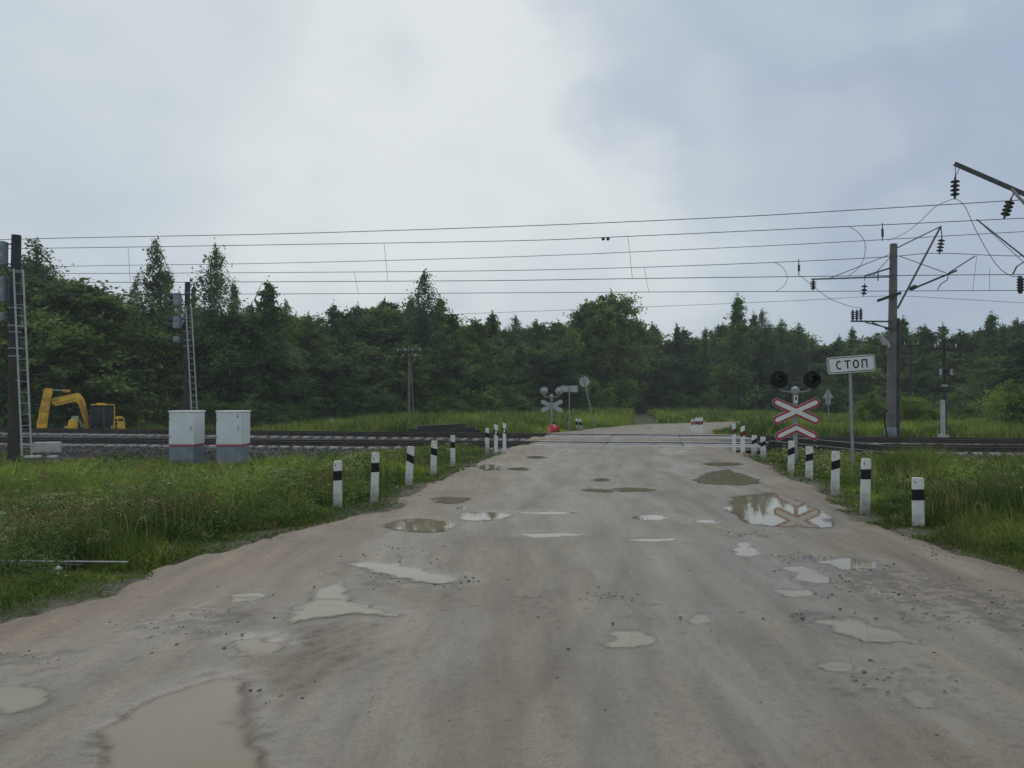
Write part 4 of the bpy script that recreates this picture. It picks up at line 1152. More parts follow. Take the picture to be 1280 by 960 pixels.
mb = MB(); insul(mb, A(1137, 361.5, 35.8), A(1146, 357.5, 35.4), 3, .11, .05); mb.build('insulator', M['porcelain'], pole, smooth=True)
mb = MB(); mb.beam(A(1097, 376, YP - .3), A(1126, 366, YP - .3), .1, .13); mb.build('short_batten', M['timber'], pole)
mb = MB(); mb.beam(A(1122, 402), A(1064, 401.5, 35), .09, .07); mb.tube([A(1115, 411), A(1082, 403, 35.4)], .03, 6); mb.tube([A(1115, 413), A(1090, 403, 35.9)], .03, 6); mb.beam(A(1106, 411, 36.2), A(1120, 412, 36), .07, .07)
pf = mb.build('platform', M['steeldark'], pole)
for px, yt in ((1066, 387), (1071, 387), (1076, 385)):
    mb = MB(); insul(mb, A(px, 401, 35.2), A(px, yt, 35.2), 4, .095, .035); mb.build('post_insulator', M['porcelain'], pf, smooth=True)
mb = MB(); mb.box((0, 0, 0), (.15, .2, .5), Matrix.Rotation(R(-20), 3, 'Y')); mb.box((.18, 0, -.15), (.12, .2, .45), Matrix.Rotation(R(-30), 3, 'Y')); mb.tube([(0, 0, .1), (.35, .1, -.1)], .02, 6)
o = mb.build('floodlight', M['lightgrey'], pole, bevel=.02); o.location = A(1103.5, 425, YP - .3)
tag(pole, 'tall concrete catenary pole carrying brackets and insulators, beyond the rails at right', 'catenary pole', 'catenary supports')

# support standing just outside the frame, its brackets reach into the picture
YB = 25.0
pb2 = at(1345, 560, YB); gb2 = tz(pb2.x, YB)
pole2 = empty('catenary_pole', (pb2.x, YB, gb2)); po2 = pole2.location
B_ = lambda px, py, Y=YB: at(px, py, Y) - po2
mb = MB(); mb.tube([(0, 0, -.5), (0, 0, 10.2)], [.27, .17], 12); mb.build('shaft', M['concrete'], pole2, smooth=True)
mb = MB(); mb.beam(Vector((0, 0, 8.55)), B_(1193, 204.5, 26.5), .12, .13); mb.build('upper_bracket', M['steeldark'], pole2)
mb = MB(); t0 = B_(1194.5, 206, 26.5); t1 = B_(1201, 207, 26.4); t2 = B_(1194, 221, 26.5); mb.tube([t0, t2], .014, 6); mb.tube([t1, t2], .014, 6); insul(mb, t2, B_(1193.5, 249, 26.5), 4, .15, .035); mb.build('insulator', M['porcelain'], pole2, smooth=True)
mb = MB(); mb.tube([Vector((0, 0, 7.2)), B_(1264, 236, 25.6)], .05, 8); mb.build('lower_bracket', M['greypaint'], pole2)
mb = MB(); mb.tube([B_(1269.5, 238, 25.6), B_(1264, 248, 25.6)], .025, 6); insul(mb, B_(1264, 248, 25.6), B_(1255, 273, 25.6), 4, .15, .035); mb.build('insulator', M['porcelain'], pole2, smooth=True)
mb = MB(); mb.tube([B_(1221, 274.5, 29), Vector((0, 0, 5.9))], .03, 6); mb.tube([B_(1223, 276, 29), Vector((-.1, 0, 5.6))], .012, 5); mb.tube([B_(1266, 343, 27), B_(1271, 333, 26.8), B_(1281, 327, 26.4), Vector((0, 0, 5.75))], .025, 6); mb.build('stay', M['steeldark'], pole2)
mb = MB(); mb.beam(Vector((0, 0, 5.65)), B_(1272, 345.5, 26), .06, .06); insul(mb, B_(1275.5, 367, 26), B_(1275.5, 345, 26), 5, .12, .06); mb.build('insulator', M['porcelain'], pole2, smooth=True)
tag(pole2, 'catenary support whose brackets and insulators reach in at the upper right edge', 'catenary pole', 'catenary supports')

# ---------------------------------------------------------------- overhead wires
def wpt(px, py, c):
    u = (px - 640) / F; Y = c / (1 + TS * u); return at(px, py, Y)
CN, CFAR = 31.4, 35.9
def smooth_pts(pts, n=8):
    out = []
    P = [pts[0]] + pts + [pts[-1]]
    for i in range(1, len(P) - 2):
        p0, p1, p2, p3 = P[i - 1], P[i], P[i + 1], P[i + 2]
        for k in range(n):
            t = k / n
            out.append(.5 * ((2 * p1) + (p2 - p0) * t + (2 * p0 - 5 * p1 + 4 * p2 - p3) * t * t + (3 * p1 - p0 - 3 * p2 + p3) * t ** 3))
    out.append(pts[-1]); return out
def wire(name, pts, c, label, r=.014, group='overhead wires along the railway'):
    P = [wpt(x, y, c) for x, y in pts]
    o0 = P[len(P) // 2].copy()
    mb = MB(); mb.tube(smooth_pts([p - o0 for p in P]), r, 6)
    o = mb.build(name, M['wire'], smooth=True, loc=o0); tag(o, label, 'wire', group); return o, o0
def dropper(w, a, b, c, name='dropper', r=.008):
    o, o0 = w; mb = MB(); mb.tube([wpt(*a, c) - o0, wpt(*b, c) - o0], r, 5); mb.build(name, M['wire'], o)
w1 = wire('overhead_wire', [(-200, 306), (60, 298), (340, 292.5), (640, 283), (900, 272), (1060, 263), (1260, 251), (1500, 236)], 29.3, 'topmost overhead wire crossing the whole sky above all the others')
w2 = wire('messenger_wire', [(-200, 313), (75, 310), (340, 306), (640, 301), (785, 295.5), (1060, 283), (1190, 277), (1500, 262)], CN, 'second overhead wire from the top, with two dark clamps near its middle')
w3 = wire('overhead_wire', [(-200, 341), (80, 333), (340, 329), (640, 321), (900, 310), (1060, 302), (1200, 294), (1500, 277)], 38.2, 'third overhead wire from the top, above the pole top at right')
w4 = wire('messenger_wire', [(-200, 342), (75, 342), (443, 340), (640, 338), (805, 334), (980, 327.5), (1110, 321), (1170, 316.5), (1280, 320), (1500, 318)], CFAR, 'fourth overhead wire from the top with thin droppers hanging from it')
w5 = wire('contact_wire', [(-200, 352), (110, 353), (485, 351.5), (640, 350.5), (811, 348), (1060, 345), (1280, 343), (1500, 341)], CN, 'fifth overhead wire from the top, a nearly level contact wire')
w6 = wire('contact_wire', [(-200, 369), (150, 368), (448, 367), (640, 366), (808, 365), (1060, 364), (1280, 363), (1500, 362)], CFAR, 'sixth overhead wire from the top, level contact wire just above the treetops')
w7 = wire('overhead_wire', [(380, 400), (560, 393), (800, 384), (1000, 375.5), (1110, 370), (1200, 374), (1290, 379), (1500, 388)], 39, 'lowest sloping wire in the sky, touching the treetops at its left end', .009)
for a, b in (((480, 304.5), (485, 351.5)), ((785, 295.5), (790.5, 348.5)), ((160, 309), (163, 353))): dropper(w2, a, b, CN)
for a, b in (((443, 340), (448, 367)), ((805, 334), (811, 365)), ((1221, 319), (1216, 363)), ): dropper(w4, a, b, CFAR)
dropper(w5, (1237, 336), (1237, 363), CFAR, 'jumper')
o, o0 = w2
mb = MB()
for px in (754, 760): mb.lathe(wpt(px - 2.2, 298.5, CN) - o0, (1, 0, 0), [(0, .02), (.03, .07), (.11, .07), (.14, .02)], 8)
mb.build('clamp', M['steeldark'], o)
for (w_, c, px, y0, y1) in ((w3, 33.5, 1103, 279, 301), (w4, 33.5, 998.5, 324, 344)):
    o, o0 = w_; mb = MB(); mb.tube([wpt(px, y0, c) - o0, wpt(px, y1, c) - o0], .02, 6); mb.tube([wpt(px, y0 + 7, c) - o0, wpt(px + .3, y1 - 5, c) - o0], .05, 8); mb.build('section_insulator', M['porcelain'], o)
# jumpers and loops
def jumper(pts, label):
    P = [at(*p) for p in pts]; o0 = P[0].copy(); mb = MB(); mb.tube(smooth_pts([p - o0 for p in P], 6), .011, 6)
    o = mb.build('jumper_wire', M['wire'], smooth=True, loc=o0); tag(o, label, 'wire', 'looping jumper wires of the catenary')
jumper([(1193, 248, 26.5), (1170, 258, 27.5), (1150, 277, 29), (1130, 292, 31), (1110, 300.5, 33.5)], 'jumper wire sagging left from the highest insulator at upper right')
jumper([(1194, 248, 26.5), (1206, 258, 26.6), (1222, 292, 26.8), (1245, 330, 26.5), (1262, 344, 26.2), (1275, 346, 26)], 'jumper wire looping right and down from the highest insulator at upper right')
jumper([(1062, 283.5, 29.5), (1072, 290, 30), (1081, 303, 30.5), (1080, 322, 31), (1072, 336, 31.5), (1060, 345, 32)], 'jumper wire bowing between second and fifth wires left of the concrete pole')
jumper([(968, 328, 34), (978, 334, 34), (984, 346, 34), (980, 357, 34), (970, 364, 34)], 'short jumper loop hanging under the fourth wire left of the cross arm')
jumper([(999, 344, 33), (1012, 354, 33), (1035, 372, 34), (1060, 382, 35), (1074, 385, 35.2)], 'jumper wire sagging to the three upright insulators on the concrete pole')

# ---------------------------------------------------------------- telegraph poles
def telegraph(px, ytop, Y, wpx, label, arms, strut=None, mats='timber', stub=False, extra=None):
    t = at(px, ytop, Y); g_ = tz(t.x, Y); root = empty('telegraph_pole', (t.x, Y, g_)); H = t.z - g_
    r = wpx * Y / 960 / 2
    mb = MB(); mb.tube([(0, 0, -.4), (0, 0, H)], [r * 1.15, r * .85], 12); mb.build('shaft', M[mats], root, smooth=True)
    for (y, w_) in arms:
        z = at(px, y, Y).z - g_; hw = w_ * Y / 960 / 2
        mb = MB(); mb.box((0, -r - .04, z), (hw * 2, .06, .07)); ar = mb.build('cross_arm', M['timber'], root)
        n = 4 if w_ > 29 else 2
        for k in range(n):
            mb = MB(); x = -hw * .92 + 2 * hw * .92 * k / (n - 1)
            mb.tube([(x, -r - .04, z + .04), (x, -r - .04, z + .13)], .018, 6); mb.lathe((x, -r - .04, z + .1), (0, 0, 1), [(0, .032), (.06, .04), (.08, .028), (.12, .032), (.14, 0)], 8)
            mb.build('insulator', M['glassins'], ar, smooth=True)
    if strut:
        b = at(*strut, Y + .6); b.z = tz(b.x, Y + .6) - .3
        mb = MB(); mb.tube([b - root.location, Vector((.1, .1, H * .78))], r * .6, 10); mb.build('strut', M[mats], root, smooth=True)
    if stub:
        mb = MB(); mb.box((-r * 1.7, -.06, 1.15), (.14, .2, 2.7)); mb.build('concrete_stub', M['sleeper'], root, bevel=.02)
        mb = MB(); mb.box((-r * 1.6, -.05, .03 - g_), (.36, .4, .22)); mb.box((-r * 1.6, -.05, -.1 - g_), (.3, .34, .3)); mb.build('footing', M['sleeper'], root, bevel=.02)
        z = at(px, 465, Y).z - g_; mb = MB()
        for dz in (-.15, .15): mb.box((0, -r - .04, z + dz), (.5, .07, .06))
        fr = mb.build('box_frame', M['steeldark'], root)
        mb = MB()
        for dx in (-.24, .24): mb.box((dx, -r - .05, z), (.07, .1, .28))
        mb.build('box_end', M['lightgrey'], fr)
        z = at(px, 484, Y).z - g_; mb = MB(); mb.lathe((0, 0, z), (0, 0, 1), [(0, r + .02), (.02, r + .06), (.1, r + .06), (.12, r + .02)], 12); mb.build('collar', M['galv'], root)
    tag(root, label, 'telegraph pole', 'telegraph poles beyond the tracks'); return root, H
telegraph(511.5, 432, 52, 3.2, 'grey telegraph pole with a leaning strut and white insulators before the dark wood', [(440, 30), (447, 16)], (518.5, 526), 'concrete')
telegraph(1180, 424, 34.6, 4.2, 'telegraph pole with pale concrete stub and white footing beyond the rails at far right', [(436.5, 28)], None, 'timber', True)
telegraph(1138, 424, 56, 2.6, 'thin dark wooden telegraph pole half hidden in trees right of the concrete catenary pole', [(432, 18)])
def tele_wire(y0, y1, label):
    a, b = at(512, y0, 52), at(1180, y1, 34.6); l = a + (a - b) * .9
    mb = MB(); o0 = a.copy(); mb.tube([p - o0 for p in arc3(l, a, .35)[:-1] + arc3(a, b, .3, 16)], .007, 5)
    o = mb.build('telegraph_wire', M['wire'], loc=o0); tag(o, label, 'wire', 'telegraph wires before the wood')
tele_wire(438, 434.5, 'upper thin telegraph wire running in front of the dark wood')
tele_wire(445, 435.5, 'lower thin telegraph wire running in front of the dark wood')

# ---------------------------------------------------------------- stacked timbers and beams
def old_beam(p0, p1, w_, h, label, m='timber', name='timber_beam', top=None, group=None):
    p0, p1 = Vector(p0), Vector(p1); c = (p0 + p1) / 2; mb = MB(); mb.beam(p0 - c, p1 - c, w_, h)
    if top:
        u = Vector((0, 0, h / 2 + .012)); mb.beam(p0 - c + u, p1 - c + u, w_ * .98, .02, mi=1)
    o = mb.build(name, [M[m], M[top or m]], loc=c, bevel=.012); tag(o, label, 'timber beam', group); return o
Yk = 41.0; G = 'old black timber stack beyond the tracks'
gz = tz(at(555, 540, Yk).x, Yk)
zt = lambda y: at(555, y, Yk).z
old_beam(at(512, 540.5, Yk), at(600, 541.5, Yk), .5, .42, 'bottom black timber of the stack beyond the tracks', group=G)
old_beam(at(522, 536, Yk + .1), at(594, 537, Yk + .1), .45, .24, 'middle black timber of the stack beyond the tracks', group=G)
old_beam(at(522, 534, Yk + .15), at(582, 531.2, Yk + .15), .4, .12, 'top plank tilted on the stack beyond the tracks, grey upper face', group=G, top='timbertop')
mb = MB(); c = at(556, 548, Yk); mb.box((0, 0, 0), (3.6, .4, .45)); o = mb.build('support_block', M['timber'], loc=(c.x, Yk + .05, c.z), bevel=.02); tag(o, 'dark timber support hidden under the black stack beyond the tracks', 'timber beam', G)
G = 'old dark beams piled right of the crossing'
old_beam(at(962, 557, 26.6), at(1118, 573, 24.6), .3, .3, 'nearest dark beam of the pile right of the crossing', top='timbertop', group=G)
old_beam(at(966, 549.5, 27.0), at(1104, 561.5, 25.2), .3, .22, 'upper dark beam of the pile right of the crossing with a worn pale top', top='timbertop', group=G)
old_beam(at(975, 547, 27.5), at(1090, 557.5, 26.0), .12, .1, 'slender rail-like beam lying at the back of the pile right of the crossing', m='rail', group=G)
for px in (972, 984):
    mb = MB(); c = at(px, 563, 26.6); mb.box((0, 0, 0), (.16, .5, .62)); o = mb.build('trestle_block', M['timber'], loc=(c.x, 26.75, c.z - .05), bevel=.015)
    tag(o, 'dark upright block carrying the left end of the beam pile, ' + ('outer one' if px < 980 else 'inner one'), 'timber block', G)

# low rail over the trench at the left
a, b = ground(-90, 700.5, .0), ground(160, 702.5, -.05)
root = empty('low_railing', (a + b) / 2); c = root.location
mb = MB(); mb.beam(a - c, b - c, .035, .016); mb.build('top_rail', M['galv'], root, bevel=.008)
mb = MB(); mb.beam(a - c + Vector((0, .02, -.13)), b - c - Vector((.5, -.02, .13)), .05, .2); mb.build('dark_gap_strip', M['timber'], root)  # added dark strip that stands for the dark space beneath the rail
tag(root, 'low horizontal grey rail over a dark trench in the left verge grass', 'railing')
mb = MB(); mb.lathe((0, 0, 0), (.9, .3, .2), [(0, .01), (.02, .022), (.05, .026), (.08, .012), (.085, 0)], 10)
p = at(67, 712, 8.0); o = mb.build('litter', M['signwhite'], smooth=True, loc=(p.x, 8.0, max(p.z, tz(p.x, 8) + .25)))
tag(o, 'small white crumpled litter caught in grass below the low grey rail', 'litter')
mb = MB(); mb.box((0, 0, 0), (.16, .11, .03), Matrix.Rotation(.3, 3, 'X'), taper=.7); p = ground(1191, 658, -.05)
o = mb.build('litter', M['signwhite'], bevel=.01, loc=(p.x, p.y, tz(p.x, p.y) + .09)); tag(o, 'scrap of white litter on the grass right of the nearest post', 'litter')
# small stray sign plate on the far meadow
p = at(415, 525, 57); mb = MB(); mb.prism([(-.16, 0), (0, -.16), (.16, 0), (0, .16)], .02, Matrix.Identity(4)); mb.tube([(0, .03, 0), (0, .03, -1.2)], .02, 6)
o = mb.build('marker_plate', M['greypaint'], loc=p); tag(o, 'tiny grey diamond marker plate in the far meadow before the wood', 'marker')

# ---------------------------------------------------------------- excavator
def make_excavator():
    Y = 50.0; g_ = tz(at(100, 530, Y).x, Y)
    PH = math.atan((640 - 105) / 960); root = empty('excavator', (at(105, 530, Y).x, Y, g_), PH); o_ = root.location.copy()
    def E(px, py, dy=0):
        p = at(px, py, Y) - o_; return Vector((p.x * math.cos(PH), 0, p.z))
    zt_ = E(100, 540).z
    # crawlers
    for dy in (-1.0, 1.0):
        mb = MB(); L_ = 1.75; h = .42
        pts = []
        for k in range(9): a = R(90 + 180 * k / 8); pts.append((-L_ + h * math.cos(a), h + h * math.sin(a)))
        for k in range(9): a = R(-90 + 180 * k / 8); pts.append((L_ + h * math.cos(a), h + h * math.sin(a)))
        mb.prism([(x + .5, z) for x, z in pts], .5, Matrix.Translation((0, dy, 0))); tr = mb.build('crawler_track', M['trackshoe'], root, bevel=.02)
        mb = MB()
        for k in range(5): mb.lathe((-1.1 + .75 * k, dy - .27 * (1 if dy < 0 else -1) - .02, .4), (0, 1, 0), [(0, .2), (.04, .22), (.06, 0)], 12)
        mb.build('rollers', M['trackshoe'], tr)
    mb = MB(); mb.box((.5, 0, .62), (1.8, 1.5, .4)); mb.lathe((.5, 0, .8), (0, 0, 1), [(0, .6), (.2, .6)], 20); mb.build('undercarriage', M['trackshoe'], root)
    zb = E(120, 540).z
    mb = MB(); x0, x1 = E(110, 530, -1).x, E(156, 530, -1).x; mb.box(((x0 + x1) / 2, .1, zb - .02), (x1 - x0, 2.4, .25)); mb.build('turntable', M['yellow2'], root, bevel=.03)
    # cab
    cx0, cx1 = E(113, 520, -1.08).x, E(143, 520, -1.08).x; cz0, cz1 = zb + .1, E(120, 506, -1.08).z
    mb = MB(); mb.box(((cx0 + cx1) / 2, -.55, (cz0 + cz1 - .08) / 2), (cx1 - cx0 - .08, 1.05, cz1 - cz0 - .08), taper=.98); cab = mb.build('cab', M['glassdark'], root, bevel=.04)
    for x in (cx0 + .03, (cx0 * .45 + cx1 * .55)):
        for y in (-1.08, -.02): mb = MB(); mb.box((x, y, (cz0 + cz1) / 2), (.07, .07, cz1 - cz0)); mb.build('pillar', [M['steeldark']], cab)
    mb = MB(); mb.box((cx1 - .01, -1.1, (cz0 + cz1) / 2), (.07, .08, cz1 - cz0 - .05)); mb.build('rear_pillar', M['yellow'], cab)
    mb = MB(); mb.box(((cx0 + cx1) / 2, -.55, cz1), (cx1 - cx0, 1.14, .09)); mb.box(((cx0 + cx1) / 2 - .1, -.55, cz1 + .07), (.5, .5, .09)); mb.build('cab_roof', M['yellow'], cab, bevel=.025)
    # engine cover and counterweight
    ex0, ex1 = E(141.5, 525, -1.05).x, E(157, 525, -1.05).x; ez1 = E(148, 521, -1.05).z
    mb = MB(); mb.box(((ex0 + ex1) / 2, .1, (zb + ez1) / 2), (ex1 - ex0, 2.3, ez1 - zb), taper=.96); cw = mb.build('counterweight', M['yellow'], root, bevel=.12, seg=3)
    mb = MB(); yf = -1.08
    for (x_, y_) in ((144.5, 525), (144.5, 529.5), (144.5, 534.5), (149, 524.5), (152, 524.5)):
        p = E(x_ + .5, y_, -1.08); mb.box((p.x, yf + .01, p.z), (.12, .03, .16))
    mb.build('dark_markings', M['black'], cw)
    mb = MB(); p0 = (E(143, 533).x - .28); mb.box((cx1 - .12, -1.05, zb + .28), (.2, .3, .3)); mb.build('side_step', M['yellow2'], root, bevel=.05)
    # boom: gooseneck, thick plate box section
    def boxpoly(pts, th, dy, name, m, parent, bev=.03):
        mb = MB(); mb.prism([(E(x, y).x, E(x, y).z) for x, y in pts], th, Matrix.Translation((0, dy, 0))); return mb.build(name, M[m], parent, bevel=bev)
    boom = boxpoly([(105, 541), (103.5, 522), (98, 505), (94, 502.5), (70, 507.5), (66, 505), (65, 499.5), (69, 497), (97, 491.2), (100.5, 492.5), (105.5, 500), (110, 517), (113, 541)], .42, -.1, 'boom', 'yellow', root)
    boxpoly([(69, 497.6), (97, 491.8), (97, 491), (69, 496.8)], .44, -.1, 'boom_top_plate', 'yellow2', boom, 0)
    cu = bpy.data.curves.new('lettering', 'FONT'); cu.body = 'KOMATSU'; cu.size = .34; cu.extrude = .004; cu.align_x = 'CENTER'; cu.align_y = 'CENTER'
    to = bpy.data.objects.new('tmp', cu); col.objects.link(to)
    dg = bpy.context.evaluated_depsgraph_get(); me = bpy.data.meshes.new_from_object(to.evaluated_get(dg)); bpy.data.objects.remove(to)
    me.materials.clear(); me.materials.append(M['black'])
    lt = bpy.data.objects.new('lettering', me); col.objects.link(lt); lt.parent = boom
    a, b = E(74.5, 503.7), E(88.5, 500.8); lt.location = ((a.x + b.x) / 2, -.318, (a.z + b.z) / 2)
    lt.rotation_euler = (math.pi / 2, -math.atan2(b.z - a.z, b.x - a.x), 0)
    wd = max(v.co.x for v in me.vertices) - min(v.co.x for v in me.vertices); k = (b - a).length / wd; lt.scale = (k, k, k)
    # dipper stick and linkage
    st = boxpoly([(47, 538), (47.5, 530), (52, 508), (56, 487.5), (57.5, 486), (65.5, 486), (66.5, 490), (65, 500), (62.5, 513), (59, 541), (47, 541)], .34, -.1, 'stick', 'yellow', root)
    boxpoly([(49.5, 515), (52, 507), (59.5, 507), (61.5, 515)], .4, -.1, 'stick_gusset', 'yellow2', st)
    mb = MB(); p, q = E(88, 489.5), E(66, 487.6)
    mb.tube([Vector((p.x, -.1, p.z)), Vector((p.x * .55 + q.x * .45, -.1, p.z * .55 + q.z * .45))], .1, 10); mb.build('stick_cylinder', M['yellow2'], boom, smooth=True)
    mb = MB(); mb.tube([Vector((p.x, -.1, p.z)), Vector((q.x, -.1, q.z))], .05, 8); mb.build('cylinder_rod', M['galv'], boom, smooth=True)
    mb = MB(); p, q = E(101, 499), E(108, 536)
    for dy in (-.38, .18): mb.tube([Vector((p.x, dy, p.z)), Vector((q.x + .15, dy, q.z))], .085, 10)
    mb.build('boom_cylinder', M['yellow2'], boom, smooth=True)
    # bucket resting under the stick, blade side toward the cab
    mb = MB(); mb.prism([(E(47, 541).x, E(47, 541).z), (E(62, 541).x, E(62, 541).z), (E(66, 555).x, E(66, 555).z), (E(57, 562).x, E(57, 562).z), (E(46, 554).x, E(46, 554).z)], 1.0, Matrix.Translation((0, -.1, 0))); mb.build('bucket', M['trackshoe'], root, bevel=.03)
    # front guard and tank beside the boom foot
    tk = boxpoly([(80, 541), (80.5, 533), (85, 531), (86, 525), (90, 523), (97, 524), (98, 541)], .7, -.7, 'front_cover', 'yellow', root, .05)
    mb = MB(); p = E(94, 524); mb.box((p.x, -.75, p.z + .02), (.42, .5, .38)); mb.tube([(p.x + .25, -.75, p.z - .05), (p.x + .4, -.7, p.z - .5)], .09, 8); mb.build('tank', M['hose'], tk, bevel=.06, seg=2)
    tag(root, 'yellow crawler excavator with bent boom and dark cab parked beyond the tracks at left', 'excavator')
make_excavator()

# ---------------------------------------------------------------- crouching person in red
def skinned(name, verts, edges, radii, m, parent, levels=2, root_i=0):
    me = bpy.data.meshes.new(name); me.from_pydata(verts, edges, []); me.materials.append(m)
    o = bpy.data.objects.new(name, me); col.objects.link(o); o.parent = parent
    md = o.modifiers.new('Skin', 'SKIN'); md.use_smooth_shade = True
    for i, r in enumerate(radii):
        r = r if isinstance(r, tuple) else (r, r)
        me.skin_vertices[0].data[i].radius = r; me.skin_vertices[0].data[i].use_root = (i == root_i)
    s = o.modifiers.new('Sub', 'SUBSURF'); s.levels = levels; s.render_levels = levels
    return o
def make_person():
    Y = 38.9; p = at(691, 541, Y); g_ = tz(p.x, Y)
    zoff = -0.16
    root = empty('person', (p.x, Y, max(g_, -.25)), R(-10))
    pel, sp, ch, nk, hd = (0, 0, .26), (0, .02, .40), (0, .12, .57), (.02, .21, .66), (.03, .25, .75)
    V = [pel, sp, ch, nk, hd,
         (-.19, .15, .57), (-.26, .3, .38), (-.16, .46, .2), (.2, .15, .56), (.27, .3, .37), (.18, .46, .2),
         (-.14, .0, .25), (-.2, .38, .36), (-.17, .2, .07), (-.17, .36, .04), (.14, 0, .25), (.22, .38, .36), (.19, .2, .07), (.19, .36, .04)]
    Ed = [(0, 1), (1, 2), (2, 3), (3, 4), (2, 5), (5, 6), (6, 7), (2, 8), (8, 9), (9, 10), (0, 11), (11, 12), (12, 13), (13, 14), (0, 15), (15, 16), (16, 17), (17, 18)]
    rad = [.13, .13, .14, .055, .095, .06, .045, .035, .06, .045, .035, .09, .065, .045, .04, .09, .065, .045, .04]
    skinned('body', V, Ed, rad, M['skin'], root)
    J = [pel, sp, ch, (.01, .18, .63), (-.2, .15, .58), (-.27, .3, .38), (-.19, .43, .24), (.21, .15, .57), (.28, .3, .37), (.21, .43, .24)]
    skinned('jacket', J, [(0, 1), (1, 2), (2, 3), (2, 4), (4, 5), (5, 6), (2, 7), (7, 8), (8, 9)], [(.18, .16), (.19, .17), (.19, .16), .08, .085, .07, .055, .085, .07, .055], M['jacket'], root)
    T = [(0, 0, .24), (-.15, 0, .235), (-.21, .38, .36), (-.17, .2, .09), (.15, 0, .235), (.23, .38, .36), (.19, .2, .09)]
    skinned('trousers', T, [(0, 1), (1, 2), (2, 3), (0, 4), (4, 5), (5, 6)], [.16, .12, .085, .06, .12, .085, .06], M['trousers'], root)
    mb = MB()
    for x in (-.17, .19): mb.box((x, .27, .035), (.1, .28, .09), taper=.85)
    mb.build('shoes', M['black'], root, bevel=.025, seg=2)
    skinned('hair', [(.03, .22, .72), (.03, .23, .79), (.03, .29, .83)], [(0, 1), (1, 2)], [.1, .115, .085], M['hair'], root)
    tag(root, 'crouching person in a red jacket with dark hair beside the far rails', 'person')
    # bag beside the left shoulder
    b = empty('bag', (p.x - .2, Y - .12, max(g_, -.25)), R(15))
    mb = MB(); mb.box((0, 0, .3), (.3, .2, .58), taper=.7); mb.build('pouch', M['pink'], b, bevel=.08, seg=3)
    mb = MB(); mb.tube([(-.05, .08, .5), (0, .14, .62), (.05, .08, .5)], .014, 6); mb.build('strap', M['pink'], b)
    tag(b, 'pale pink bag beside the crouching person in red', 'bag')
make_person()

